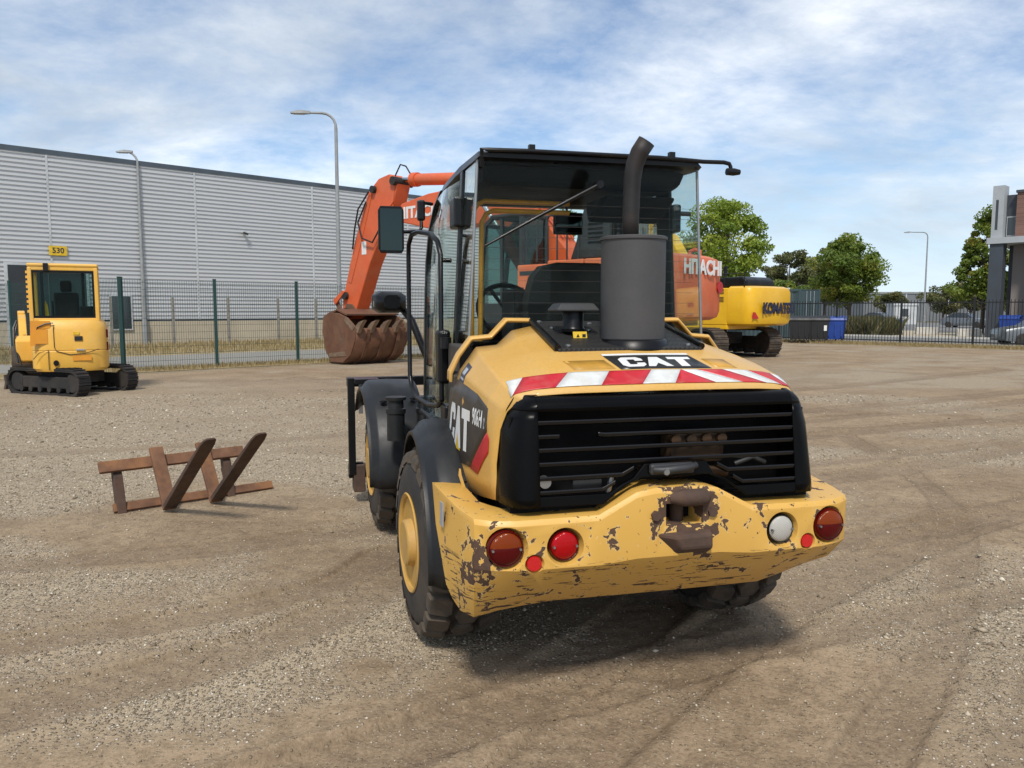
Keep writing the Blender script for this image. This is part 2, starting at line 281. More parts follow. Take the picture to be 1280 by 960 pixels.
# ---------------------------------------------------------------- mesh helpers
class MB:
    """collects shapes, builds ONE mesh object"""
    def __init__(s): s.v = []; s.f = []; s.mi = []; s.cur = 0
    def add(s, vs, fs, mtx=None):
        b = len(s.v)
        s.v += [tuple(mtx @ Vector(p)) if mtx else tuple(p) for p in vs]
        for f in fs: s.f.append([i + b for i in f]); s.mi.append(s.cur)
        return s
    def box(s, c, d, rot=None, mtx=None):
        x, y, z = (q / 2 for q in d)
        vs = [Vector((i * x, j * y, k * z)) for k in (-1, 1) for j in (-1, 1) for i in (-1, 1)]
        if rot is not None:
            r = Matrix.Rotation(rot[2], 3, 'Z') @ Matrix.Rotation(rot[1], 3, 'Y') @ Matrix.Rotation(rot[0], 3, 'X'); vs = [r @ q for q in vs]
        vs = [q + Vector(c) for q in vs]
        return s.add(vs, [(0, 2, 3, 1), (4, 5, 7, 6), (0, 1, 5, 4), (2, 6, 7, 3), (0, 4, 6, 2), (1, 3, 7, 5)], mtx)
    def bx(s, a, b, mtx=None): return s.box([(p + q) / 2 for p, q in zip(a, b)], [abs(q - p) for p, q in zip(a, b)], None, mtx)
    def prism(s, poly, a, b, plane='yz', mtx=None):
        """polygon in a plane, extruded between a and b on the remaining axis"""
        def P(u, v, w): return {'yz': (w, u, v), 'xz': (u, w, v), 'xy': (u, v, w)}[plane]
        k = len(poly); vs = [P(u, v, a) for u, v in poly] + [P(u, v, b) for u, v in poly]
        fs = [list(range(k))[::-1], list(range(k, 2 * k))] + [(i, (i + 1) % k, k + (i + 1) % k, k + i) for i in range(k)]
        return s.add(vs, fs, mtx)
    def tube(s, pts, r, n=8, cap=True, mtx=None):
        pts = [Vector(p) for p in pts]; rs = r if hasattr(r, '__len__') else [r] * len(pts)
        vs = []; up = None
        for i, p in enumerate(pts):
            t = (pts[min(i + 1, len(pts) - 1)] - pts[max(i - 1, 0)]).normalized()
            if up is None: up = t.orthogonal().normalized()
            else: up = (up - t * up.dot(t)).normalized() if (up - t * up.dot(t)).length > 1e-5 else t.orthogonal().normalized()
            bi = t.cross(up)
            for j in range(n):
                a = 2 * math.pi * j / n; vs.append(p + (up * math.cos(a) + bi * math.sin(a)) * rs[i])
        fs = [(i * n + j, i * n + (j + 1) % n, (i + 1) * n + (j + 1) % n, (i + 1) * n + j) for i in range(len(pts) - 1) for j in range(n)]
        if cap: fs += [list(range(n))[::-1], list(range((len(pts) - 1) * n, len(pts) * n))]
        return s.add(vs, fs, mtx)
    def cyl(s, a, b, r, r2=None, n=20, mtx=None): return s.tube([a, b], [r, r if r2 is None else r2], n, True, mtx)
    def lathe(s, prof, n=32, axis='x', c=(0, 0, 0), mtx=None, cap=True):
        """profile of (along axis, radius)"""
        vs = []
        for h, r in prof:
            for j in range(n):
                a = 2 * math.pi * j / n; u, v = r * math.cos(a), r * math.sin(a)
                p = {'x': (h, u, v), 'y': (v, h, u), 'z': (u, v, h)}[axis]; vs.append((p[0] + c[0], p[1] + c[1], p[2] + c[2]))
        k = len(prof); fs = [(i * n + j, i * n + (j + 1) % n, (i + 1) * n + (j + 1) % n, (i + 1) * n + j) for i in range(k - 1) for j in range(n)]
        if cap and prof[0][1] > 1e-6: fs.append(list(range(n))[::-1])
        if cap and prof[-1][1] > 1e-6: fs.append(list(range((k - 1) * n, k * n)))
        return s.add(vs, fs, mtx)
    def loft(s, secs, closed=False, cap=False, mtx=None):
        k = len(secs[0]); vs = [p for q in secs for p in q]
        fs = [(i * k + j, i * k + (j + 1) % k, (i + 1) * k + (j + 1) % k, (i + 1) * k + j) for i in range(len(secs) - 1) for j in range(k if closed else k - 1)]
        if cap: fs += [list(range(k))[::-1], list(range((len(secs) - 1) * k, len(secs) * k))]
        return s.add(vs, fs, mtx)
    def mesh(s, name, mats, smooth=None, fix=True):
        me = bpy.data.meshes.new(name); me.from_pydata(s.v, [], s.f)
        for m in (mats if isinstance(mats, (list, tuple)) else [mats]): me.materials.append(M[m])
        me.polygons.foreach_set('material_index', s.mi)
        if fix:
            bm = bmesh.new(); bm.from_mesh(me); bmesh.ops.recalc_face_normals(bm, faces=bm.faces); bm.to_mesh(me); bm.free()
        if smooth:
            me.polygons.foreach_set('use_smooth', [True] * len(me.polygons)); me.set_sharp_from_angle(angle=R(smooth))
        me.update(); return me
    def build(s, name, mats, parent=None, smooth=None, bevel=0.0, seg=2, ang=30, solid=0.0, loc=None, rot=None):
        o = bpy.data.objects.new(name, s.mesh(name, mats, smooth)); COL.objects.link(o)
        if parent: o.parent = parent
        if loc: o.location = loc
        if rot: o.rotation_euler = rot
        if solid:
            m = o.modifiers.new('solid', 'SOLIDIFY'); m.thickness = solid; m.offset = 0
        if bevel:
            m = o.modifiers.new('bevel', 'BEVEL'); m.width = bevel; m.segments = seg; m.limit_method = 'ANGLE'; m.angle_limit = R(ang); m.harden_normals = False
        return o
def link(name, me, parent=None, mtx=None):
    o = bpy.data.objects.new(name, me); COL.objects.link(o)
    if parent: o.parent = parent
    if mtx is not None: o.matrix_local = mtx
    return o
def empty(name, loc=(0, 0, 0), rz=0.0, parent=None):
    o = bpy.data.objects.new(name, None); COL.objects.link(o); o.location = loc; o.rotation_euler = (0, 0, rz); o.empty_display_size = 0.2
    if parent: o.parent = parent
    return o
def tag(o, label=None, cat=None, group=None, kind=None):
    for k, v in (('label', label), ('category', cat), ('group', group), ('kind', kind)):
        if v: o[k] = v
    return o
def text2d(body, size, sx=1.0, bold=0.0, res=3, align='CENTER'):
    """letter outlines as flat triangles: list of 2-D points and faces"""
    cu = bpy.data.curves.new('t', 'FONT'); cu.body = body; cu.size = size; cu.offset = bold; cu.align_x = align; cu.align_y = 'CENTER'; cu.resolution_u = res
    o = bpy.data.objects.new('t', cu); COL.objects.link(o)
    me = bpy.data.meshes.new_from_object(o.evaluated_get(bpy.context.evaluated_depsgraph_get()))
    vs = [(p.co.x * sx, p.co.y) for p in me.vertices]; fs = [list(q.vertices) for q in me.polygons]
    bpy.data.objects.remove(o); bpy.data.curves.remove(cu); bpy.data.meshes.remove(me)
    return vs, fs
def text_mesh(name, body, size, mat, parent, origin, ux, uy, sx=1.0, bold=0.0, thick=0.004):
    """lettering as a thin raised plate: ux, uy are the reading and up directions"""
    vs, fs = text2d(body, size, sx, bold); o = Vector(origin); ux = Vector(ux).normalized(); uy = Vector(uy).normalized(); nn = ux.cross(uy)
    mb = MB(); k = len(vs)
    mb.add([o + ux * a + uy * b + nn * thick for a, b in vs], fs)
    ed = {}
    for f in fs:
        for i in range(len(f)):
            e = (f[i], f[(i + 1) % len(f)]); ed[e] = 1
    rim = [e for e in ed if (e[1], e[0]) not in ed]
    mb.add([o + ux * a + uy * b + nn * h for h in (0, thick) for a, b in vs], [(a, b, b + k, a + k) for a, b in rim])
    return mb.build(name, mat, parent)
def vnoise(x, y, seed=0):
    """smooth value noise on arrays"""
    xi = np.floor(x).astype(np.int64); yi = np.floor(y).astype(np.int64); fx = x - xi; fy = y - yi
    fx = fx * fx * (3 - 2 * fx); fy = fy * fy * (3 - 2 * fy)
    def h(a, b):
        q = (a * 374761393 + b * 668265263 + seed * 974711) & 0xFFFFFFFF
        q = ((q ^ (q >> 13)) * 1274126177) & 0xFFFFFFFF
        return ((q ^ (q >> 16)) & 0xFFFF) / 65535.0
    return (h(xi, yi) * (1 - fx) + h(xi + 1, yi) * fx) * (1 - fy) + (h(xi, yi + 1) * (1 - fx) + h(xi + 1, yi + 1) * fx) * fy
def fbm(x, y, oct=4, seed=0):
    s = 0; a = 0.5; t = 0
    for i in range(oct):
        s = s + a * vnoise(x, y, seed + i * 17); t += a; a *= 0.5; x = x * 2.03 + 11.3; y = y * 2.03 + 5.7
    return s / t
# the site grid: u runs along the warehouse wall, n away from it towards the yard
UX, UY, NX, NY = 0.7328, 0.6805, 0.6805, -0.7328
W0 = (-21.9, 34.0)
def UN(u, n, z=0.0): return (W0[0] + u * UX + n * NX, W0[1] + u * UY + n * NY, z)
RZ = math.atan2(UY, UX)                                   # local +x along u, local -y along n
# ---------------------------------------------------------------- ground
RUTS = [  # (points, half width, depth, tread pitch)
    ([(-5.5, 1.9), (-2.3, 3.0), (-0.77, 4.5), (0.2, 7.5), (-0.6, 12)], 0.19, 0.020, 0.13),
    ([(-4.6, 0.9), (-1.0, 2.5), (0.75, 4.1), (1.7, 7.0), (1.2, 12)], 0.19, 0.020, 0.13),
    ([(-0.9, 1.2), (0.42, 3.04), (2.1, 4.78), (4.25, 6.35), (9, 8.6)], 0.20, 0.022, 0.14),
    ([(0.7, 0.9), (1.9, 2.6), (3.4, 4.2), (5.6, 5.6), (10, 7.3)], 0.20, 0.020, 0.14),
    ([(0.9, 9.0), (3.9, 10.3), (8.2, 12.3), (14, 15.5)], 0.22, 0.022, 0.14),
    ([(0.9, 6.9), (3.0, 7.6), (6.2, 9.4), (12, 13.0)], 0.22, 0.026, 0.14),
    ([(-8, 4.6), (-4, 4.9), (-1.6, 5.6), (-0.6, 6.6), (-0.5, 9)], 0.18, 0.014, 0.13),
    ([(-9, 8.5), (-5, 9.2), (-2, 10.8), (-1, 14)], 0.2, 0.014, 0.14),
    ([(2, 14), (7, 17), (14, 22)], 0.25, 0.02, 0.14),
    ([(-3.2, 1.3), (-1.5, 2.3), (-0.2, 3.0), (1.6, 3.9), (4.5, 5.0), (9, 6.2)], 0.15, 0.018, 0.11),
    ([(-6, 3.0), (-3.2, 3.5), (-1.3, 4.4), (-0.85, 5.2)], 0.15, 0.018, 0.11),
    ([(1.2, 7.9), (4.0, 8.7), (7.5, 10.6), (13, 14.5)], 0.16, 0.022, 0.12),
    ([(1.6, 5.2), (3.2, 5.9), (5.5, 7.3), (10, 10.2)], 0.18, 0.022, 0.13),
    ([(0.2, 1.3), (1.3, 2.7), (2.5, 4.3), (3.9, 7.0), (4.6, 11)], 0.13, 0.015, 0.10),
    ([(1.5, 10.2), (5, 12), (10, 14.6), (18, 20)], 0.2, 0.024, 0.14),
    ([(2.6, 11.8), (7.5, 14.2), (15, 18.8)], 0.25, 0.02, 0.14),
]
def spline(pts, n=24):
    P = [np.array(p, float) for p in pts]; P = [2 * P[0] - P[1]] + P + [2 * P[-1] - P[-2]]; out = []
    for i in range(1, len(P) - 2):
        for t in np.linspace(0, 1, n, endpoint=False):
            a, b, c, d = P[i - 1:i + 3]; out.append(0.5 * (2 * b + (c - a) * t + (2 * a - 5 * b + 4 * c - d) * t * t + (3 * b - a - 3 * c + d) * t ** 3))
    out.append(P[-2]); return np.array(out)
RUTL = [(spline(p, 14), hw, dp, tp) for p, hw, dp, tp in RUTS]
def rut_fields(x, y):
    hgt = np.zeros_like(x); msk = np.zeros_like(x)
    for line, hw, dp, tp in RUTL:
        lo = line.min(0) - 1; hi = line.max(0) + 1
        sel = np.where((x > lo[0]) & (x < hi[0]) & (y > lo[1]) & (y < hi[1]))[0]
        if not len(sel): continue
        X = x[sel]; Y = y[sel]; best = np.full(len(sel), 9.0); arc = np.zeros(len(sel)); sg = np.zeros(len(sel)); acc = 0
        for a, b in zip(line[:-1], line[1:]):
            d = b - a; L = np.hypot(*d); d = d / L
            t = np.clip((X - a[0]) * d[0] + (Y - a[1]) * d[1], 0, L)
            ex = X - a[0] - t * d[0]; ey = Y - a[1] - t * d[1]; r = np.hypot(ex, ey); m = r < best
            best[m] = r[m]; arc[m] = acc + t[m]; sg[m] = (d[0] * ey - d[1] * ex)[m]; acc += L
        wob = 0.5 + fbm(X * 0.7, Y * 0.7, 3, 5)
        q = best / hw
        prof = np.where(q < 1, -1 + 0.25 * q ** 4, 0.55 * np.exp(-((q - 1.22) / 0.22) ** 2))
        prof = np.where(q < 0.9, prof, prof)
        lug = np.where(q < 0.95, 0.25 * (np.sin(2 * np.pi * (arc + np.abs(sg) * 0.8) / tp) > 0.1), 0)
        hgt[sel] += (dp * (prof + lug) * np.clip(wob, 0.2, 1.2)) * (q < 2.2)
        msk[sel] = np.maximum(msk[sel], np.clip(1.5 - q, 0, 1) * np.clip(wob * 0.9, 0, 1))
    return hgt, msk
def yard_mask(x, y):
    u = (x - W0[0]) * UX + (y - W0[1]) * UY; n_ = (x - W0[0]) * NX + (y - W0[1]) * NY
    return np.clip((n_ - 17.2) / 1.0, 0, 1) * np.clip((32.4 - u) / 1.0, 0, 1)
def ground_fields(x, y):
    h, m = rut_fields(x, y)
    d = np.hypot(x, y)
    fadeF = np.clip(1.4 - d / 40, 0, 1)
    big = fbm(x * 0.5, y * 0.5, 4, 1)
    g = fbm(x * 0.42 + 3, y * 0.75 + 9, 5, 31)
    g2 = fbm(x * 1.7 + 1, y * 1.7 + 2, 4, 57)
    grav = np.clip((g * 0.7 + g2 * 0.35 - 0.50) * 6.0, 0, 1)
    # stonier fields: left of the loader, right foreground; packed sand along the driving lines
    def blob(cx, cy, rx, ry): return np.clip(1.25 - np.sqrt(((x - cx) / rx) ** 2 + ((y - cy) / ry) ** 2), 0, 1)
    grav = np.clip(grav + 0.75 * blob(-5.5, 10.5, 5.5, 4.0) + 1.1 * blob(3.1, 4.1, 1.7, 1.1) + 0.7 * blob(2.3, 2.9, 1.1, 0.5) + 0.6 * blob(-1.6, 3.1, 0.9, 0.45) + 0.45 * blob(6.5, 8.8, 3.5, 1.0) + 0.5 * blob(-8, 16, 7, 4) + 0.5 * blob(7, 20, 5, 4)
                   - 0.9 * blob(-0.6, 2.2, 1.6, 0.9) - 0.7 * blob(0.6, 3.2, 1.5, 0.7) - 0.6 * blob(5.2, 11.5, 4.5, 1.7) - 0.6 * blob(4.2, 6.8, 2.6, 0.9), 0, 1)
    m = np.maximum(m, 0.9 * np.clip(blob(-4.6, 19.5, 2.6, 0.9) + blob(-3.2, 16.3, 1.3, 0.45) + blob(-7.2, 18.6, 1.4, 0.5), 0, 1) * np.clip(g2 * 2.2 - 0.5, 0, 1))
    grav = grav * (1 - 0.75 * m)
    mid = fbm(x * 3.1, y * 3.1, 4, 77) - 0.5; fine = fbm(x * 11, y * 11, 3, 99) - 0.5
    pad = 0.028 * np.exp(-(((x - 0.2) / 1.5) ** 2 + ((y - 4.9) / 2.0) ** 2) ** 2)      # the loader stands on a slight rise
    z = pad + ((big - 0.5) * 0.035 + mid * 0.013 + fine * 0.012 * (0.6 + grav) + h) * yard_mask(x, y) * fadeF
    return z, grav, m
def axis(lo, hi, f):
    v = [0.0]
    while v[-1] < hi: v.append(v[-1] + f(v[-1]))
    q = [0.0]
    while q[-1] > lo: q.append(q[-1] - f(q[-1]))
    return np.array(q[1:][::-1] + v)
gx = axis(-420, 420, lambda t: 0.024 + 0.0115 * max(0, abs(t) - 1.5))
gy = axis(-60, 900, lambda t: 0.022 + 0.0095 * max(0, abs(t - 2.8) - 1.6))
GX, GY = np.meshgrid(gx, gy); vx, vy = GX.ravel(), GY.ravel()
vz, vg, vm = ground_fields(vx, vy)
nx, ny = len(gx), len(gy)
me = bpy.data.meshes.new('ground'); me.vertices.add(nx * ny)
me.vertices.foreach_set('co', np.stack([vx, vy, vz], 1).astype(np.float32).ravel())
ii = (np.arange(ny - 1)[:, None] * nx + np.arange(nx - 1)[None, :]).ravel()
quads = np.stack([ii, ii + 1, ii + nx + 1, ii + nx], 1).astype(np.int32)
me.loops.add(quads.size); me.loops.foreach_set('vertex_index', quads.ravel())
me.polygons.add(len(quads)); me.polygons.foreach_set('loop_start', np.arange(0, quads.size, 4, dtype=np.int32))
me.polygons.foreach_set('use_smooth', np.ones(len(quads), bool))
me.update(calc_edges=True); me.validate()
for nm, arr in (('gravel', vg), ('rut', vm), ('yard', yard_mask(vx, vy))):
    at = me.attributes.new(nm, 'FLOAT', 'POINT'); at.data.foreach_set('value', arr.astype(np.float32))
n = NT('yard_ground'); v = n.coord('Position')
gr = n.attr('gravel'); rt = n.attr('rut')
n1 = n.noise(v, 0.9, 6, 0.6); n2 = n.noise(v, 9, 6, 0.65); n3 = n.noise(v, 55, 3, 0.7)
sand = n.mix(n.ramp(n1, [(0.33, 0.0), (0.68, 1.0)]), (0.235, 0.168, 0.104), (0.385, 0.285, 0.183))
sand = n.mix(n.math('MULTIPLY', n.ramp(n2, [(0.35, 1.0), (0.55, 0.0)]), 0.45), sand, (0.115, 0.078, 0.047))
sand = n.mix(n.math('MULTIPLY', rt, 0.45), sand, (0.150, 0.106, 0.068))
sand = n.mix(n.ramp(n3, [(0.30, 0.55), (0.48, 0.0)]), sand, (0.10, 0.070, 0.044)); sand = n.mix(n.ramp(n3, [(0.54, 0.0), (0.75, 0.6)]), sand, (0.42, 0.33, 0.225))
sand = n.mix(n.math('MULTIPLY', n.ramp(rt, [(0.30, 0.0), (0.48, 1.0), (0.62, 0.1), (1.0, 0.0)]), 0.36), sand, (0.105, 0.073, 0.046))
vc = n.voro(v, 60, out='Color'); vd = n.voro(v, 60)
vc2 = n.voro(v, 24, out='Color'); vd2 = n.voro(v, 24)
sp = n.n('ShaderNodeSeparateColor'); n.l(vc, sp.inputs[0]); sp2 = n.n('ShaderNodeSeparateColor'); n.l(vc2, sp2.inputs[0])
stone = n.ramp(sp.outputs[0], [(0.0, (0.15, 0.115, 0.078)), (0.45, (0.32, 0.255, 0.178)), (0.8, (0.47, 0.39, 0.285)), (1.0, (0.74, 0.68, 0.58))])
stone2 = n.ramp(sp2.outputs[0], [(0.0, (0.17, 0.13, 0.09)), (0.5, (0.34, 0.275, 0.195)), (1.0, (0.58, 0.50, 0.385))])
sm = n.math('MULTIPLY', n.ramp(vd, [(0.30, 1.0), (0.48, 0.0)]), n.ramp(n.math('ADD', gr, n.math('MULTIPLY', sp.outputs[1], 0.55)), [(0.36, 0.0), (0.70, 1.0)]))
sm2 = n.math('MULTIPLY', n.ramp(vd2, [(0.28, 1.0), (0.36, 0.0)]), n.ramp(n.math('ADD', gr, n.math('MULTIPLY', sp2.outputs[1], 0.8)), [(1.05, 0.0), (1.2, 1.0)]))
pale = n.mix(n.math('MULTIPLY', gr, 0.85), sand, n.mix(n3, (0.30, 0.238, 0.160), (0.50, 0.410, 0.290)))
col = n.mix(sm, pale, stone); col = n.mix(sm2, col, stone2)
out = n.mix(n.noise(v, 0.15, 5, 0.6), (0.15, 0.14, 0.085), (0.24, 0.205, 0.125))
n.set('Base Color', n.mix(n.attr('yard'), out, col)); n.set('Roughness', 0.95); n.set('Specular IOR Level', 0.2)
hh = n.math('ADD', n.math('MULTIPLY', n3, 0.5), n.math('ADD', n.math('MULTIPLY', sm, 0.7), n.math('ADD', n.math('MULTIPLY', n2, 0.8), n.math('MULTIPLY', sm2, 0.9))))
n.bump(hh, 0.95, 0.016)
me.materials.append(M['yard_ground'])
gnd = bpy.data.objects.new('ground', me); COL.objects.link(gnd)
tag(gnd, 'packed sand and gravel yard with tyre tracks', 'ground', kind='structure')

# loose stones lying on it
rng = np.random.default_rng(4)
NS = 190000
D = 1.5 * (17 / 1.5) ** rng.random(NS); A = (rng.random(NS) - 0.5) * R(82)
px_, py_ = D * np.sin(A), D * np.cos(A)
sz, sg, smk = ground_fields(px_, py_)
tiny = rng.random(NS) < 0.08
keep = (rng.random(NS) < (0.03 + 0.97 * sg ** 1.6) * (1 - 0.6 * smk)) | tiny
px_, py_, sz, D, tiny = px_[keep], py_[keep], sz[keep], D[keep], tiny[keep]
k = len(px_)
rad = (0.0028 + 0.0052 * rng.random(k) ** 2.6) * (0.62 + D * 0.125) * np.where(rng.random(k) < 0.02, 1.9, 1.0) * np.where(tiny, 0.7, 1.0) * np.where((np.hypot((px_ - 3.1) / 2.0, (py_ - 4.0) / 1.3) < 1) & (rng.random(k) < 0.25), 1.7, 1.0)
octa = np.array([(1, 0, 0), (-1, 0, 0), (0, 1, 0), (0, -1, 0), (0, 0, 1), (0, 0, -1)], float)
ofc = np.array([(0, 2, 4), (2, 1, 4), (1, 3, 4), (3, 0, 4), (2, 0, 5), (1, 2, 5), (3, 1, 5), (0, 3, 5)])
sh = octa[None] * (0.65 + 0.7 * rng.random((k, 6, 1))); th = rng.random(k) * 6.28
c, s_ = np.cos(th)[:, None], np.sin(th)[:, None]
X = sh[:, :, 0] * 1.25; Y = sh[:, :, 1] * 0.9; Z = sh[:, :, 2] * 0.62 + 0.25 * (rng.random((k, 6)) - 0.5)
V = np.stack([(X * c - Y * s_) * rad[:, None] + px_[:, None], (X * s_ + Y * c) * rad[:, None] + py_[:, None], (Z + 0.25) * rad[:, None] + sz[:, None]], 2)
F = (ofc[None] + (np.arange(k) * 6)[:, None, None]).reshape(-1, 3).astype(np.int32)
me = bpy.data.meshes.new('gravel'); me.vertices.add(k * 6); me.vertices.foreach_set('co', V.astype(np.float32).ravel())
me.loops.add(F.size); me.loops.foreach_set('vertex_index', F.ravel()); me.polygons.add(len(F)); me.polygons.foreach_set('loop_start', np.arange(0, F.size, 3, dtype=np.int32)); me.update(calc_edges=True)
at = me.attributes.new('tone', 'FLOAT', 'FACE'); at.data.foreach_set('value', np.repeat(rng.random(k), 8).astype(np.float32))
n = NT('stone'); n.set('Base Color', n.ramp(n.attr('tone'), [(0.0, (0.16, 0.122, 0.082)), (0.35, (0.30, 0.238, 0.162)), (0.85, (0.44, 0.365, 0.262)), (1.0, (0.70, 0.63, 0.50))])); n.set('Roughness', 0.85)
me.materials.append(M['stone'])
o = bpy.data.objects.new('gravel', me); COL.objects.link(o); tag(o, 'loose pale gravel stones strewn over the sandy yard', 'gravel', kind='stuff')

def sheet(name, pts, z, mat, kind='structure'):
    mb = MB(); mb.add([(x, y, z) for x, y, *_ in pts], [list(range(len(pts)))]); o = mb.build(name, mat); o['kind'] = kind; return o
n = NT('asphalt'); v = n.coord('Position'); n.set('Base Color', n.mix(n.noise(v, 1.2, 7, 0.65), (0.13, 0.128, 0.123), (0.20, 0.195, 0.185))); n.set('Roughness', 0.9); n.bump(n.noise(v, 40, 3), 0.3, 0.01)
n = NT('pale_road'); v = n.coord('Position'); n.set('Base Color', n.mix(n.noise(v, 0.8, 7, 0.65), (0.20, 0.185, 0.160), (0.28, 0.262, 0.228))); n.set('Roughness', 0.9)
n = NT('dry_turf'); v = n.coord('Position'); a = n.noise(v, 1.1, 8, 0.7); n.set('Base Color', n.ramp(a, [(0.3, (0.16, 0.125, 0.06)), (0.52, (0.33, 0.25, 0.125)), (0.72, (0.42, 0.35, 0.2))])); n.set('Roughness', 1.0); n.bump(n.noise(v, 14, 5, 0.7), 0.8, 0.05)
n = NT('sand_pale'); v = n.coord('Position'); n.set('Base Color', n.mix(n.noise(v, 0.7, 6, 0.65), (0.36, 0.30, 0.21), (0.50, 0.43, 0.32))); n.set('Roughness', 1.0)
sheet('verge', [UN(-40, 0.3), UN(34, 0.3), UN(34, 9.8), UN(-40, 9.8)], 0.010, 'dry_turf')
sheet('road', [UN(-40, 9.8), UN(34, 9.8), UN(34, 15.6), UN(-40, 15.6)], 0.016, 'pale_road')
sheet('fence_verge', [UN(-40, 15.6), UN(32.5, 15.6), UN(32.5, 17.6), UN(-40, 17.6)], 0.010, 'dry_turf')
sheet('street', [UN(33.6, 12), UN(44, 12), UN(44, 60), UN(33.6, 60)], 0.016, 'asphalt')
sheet('fence_strip', [UN(31.3, 17.6), UN(33.6, 17.6), UN(33.6, 60), UN(31.3, 60)], 0.010, 'dry_turf')
sheet('forecourt', [UN(44, 12), UN(75, 12), UN(75, 60), UN(44, 60)], 0.010, 'sand_pale')
sheet('parking', [UN(62, -20), UN(110, -20), UN(110, 40), UN(62, 40)], 0.016, 'asphalt')
for a, b, u in ((12, 60, 33.6), (12, 60, 44.0)):
    mb = MB(); mb.bx((u - 0.06, -b, 0), (u + 0.06, -a, 0.12)); o = mb.build('kerb', 'kerb_white', loc=(W0[0], W0[1], 0), rot=(0, 0, RZ)); o['kind'] = 'structure'

# dry grass tufts (stuff) along both fences and on the verge
def tufts(name, label, pts, hgt, mat, seed, wid=0.012, spread=0.35):
    r = np.random.default_rng(seed); P = np.array(pts, float); k = len(P)
    th = r.random(k) * 6.28; ln = hgt * (0.35 + 0.9 * r.random(k)); bend = spread * ln * (0.3 + r.random(k)); ph = r.random(k) * 6.28
    dx, dy = np.cos(th) * wid, np.sin(th) * wid
    z0 = P[:, 2]
    v0 = np.stack([P[:, 0] - dx, P[:, 1] - dy, z0], 1); v1 = np.stack([P[:, 0] + dx, P[:, 1] + dy, z0], 1)
    tx, ty = P[:, 0] + np.cos(ph) * bend, P[:, 1] + np.sin(ph) * bend
    v2 = np.stack([(P[:, 0] + tx) / 2 + dx * 0.7, (P[:, 1] + ty) / 2 + dy * 0.7, z0 + ln * 0.62], 1); v3 = np.stack([tx, ty, z0 + ln], 1)
    V = np.stack([v0, v1, v2, v3], 1).reshape(-1, 3); F = (np.array([(0, 1, 2), (0, 2, 3)])[None] + (np.arange(k) * 4)[:, None, None]).reshape(-1, 3)
    me = bpy.data.meshes.new(name); me.from_pydata(V.tolist(), [], F.tolist())
    at = me.attributes.new('tone', 'FLOAT', 'FACE'); at.data.foreach_set('value', np.repeat(r.random(k), 2).astype(np.float32)); me.materials.append(M[mat])
    o = bpy.data.objects.new(name, me); COL.objects.link(o); tag(o, label, 'grass', kind='stuff'); return o
r = np.random.default_rng(8)
P = [UN(-3 + 36 * r.random(), 17.0 + r.normal(0, 0.28), 0) for _ in range(9000)]
P += [(-10.8 - 9.6 * t + r.normal(0, .15), 21.5 + 5.35 * t + r.normal(0, .2), 0) for t in r.random(2500)]
tufts('dry_grass', 'dry straw coloured grass along the foot of the green mesh fence', P, 0.15, 'grass_dry', 1)
P = [UN(32.2 + r.normal(0, 0.36), 17 + 20 * r.random(), 0) for _ in range(12000)]
tufts('dry_grass', 'dry straw coloured grass along the foot of the black bar fence', P, 0.17, 'grass_dry', 2)
P = [UN(-6 + 34 * r.random(), 0.6 + 8.8 * r.random() ** 1.3, 0) for _ in range(11000)]
tufts('dry_grass', 'yellowed grass on the verge in front of the warehouse plinth', P, 0.24, 'grass_dry', 3, 0.02)

# ---------------------------------------------------------------- warehouse
n = NT('cladding'); v = n.coord('Object'); n.set('Base Color', n.mix(n.noise(v, 0.5, 4), (0.50, 0.51, 0.52), (0.56, 0.57, 0.58))); n.set('Metallic', 0.0); n.set('Roughness', 0.42)
wh = empty('warehouse', (W0[0], W0[1], 0), RZ); tag(wh, 'long warehouse clad in ribbed silver sheet with pale concrete plinth', 'warehouse')
ZB, ZT = 1.26, 8.55
seams = [-17.7, -11.25, -4.8, 1.7, 8.18, 14.65, 21.1, 27.6]
def rib_profile():
    pts = []; pitch = 0.195; z = ZB
    while z < ZT - pitch:
        pts += [(-0.072, z), (-0.072, z + 0.106), (-0.006, z + 0.114), (-0.006, z + 0.184)]; z += pitch
    return pts + [(-0.070, z), (-0.070, ZT)]
rp = rib_profile()
for a, b in zip(seams[:-1], seams[1:]):
    mb = MB(); mb.loft([[(u, y, z) for y, z in rp] for u in (a + 0.035, b - 0.035)]); mb.build('cladding_panel', 'cladding', wh)
for u in seams:
    MB().bx((u - 0.045, -0.085, ZB - 0.02), (u + 0.045, 0.0, ZT)).build('seam_strip', 'wall_trim', wh)
MB().bx((seams[0] - .1, -0.10, ZT), (seams[-1] + .1, 22, ZT + 0.22)).build('roof_edge', 'roof_edge', wh)
MB().bx((seams[0], -0.02, ZB - 0.10), (seams[-1], 0.2, ZB - 0.02)).build('drip_flashing', 'roof_edge', wh)
MB().bx((seams[0], -0.035, 0), (seams[-1], 0.2, ZB - 0.1)).build('plinth', 'plinth_concrete', wh)
MB().bx((seams[0], 0.002, 0), (seams[-1], 22, ZT)).build('wall', 'cladding', wh)
d = MB().bx((-0.15, -0.13, 0.0), (3.15, 0.0, 3.78)).build('door', 'wall_trim', wh)
MB().bx((-0.02, -0.16, 0.0), (1.50, -0.131, 3.66)).build('door_leaf', 'dark_door', d)
MB().bx((1.53, -0.16, 0.0), (3.02, -0.131, 3.66)).build('door_leaf', 'dark_door', d)
MB().bx((1.35, -0.20, 1.0), (1.39, -0.161, 1.3)).build('handle', 'steel', d)
d = MB().bx((4.02, -0.12, 0.75), (4.98, -0.0, 2.42)).build('window', 'wall_trim', wh)
MB().bx((4.08, -0.135, 0.82), (4.92, -0.121, 2.36)).build('pane', 'window_dark', d)
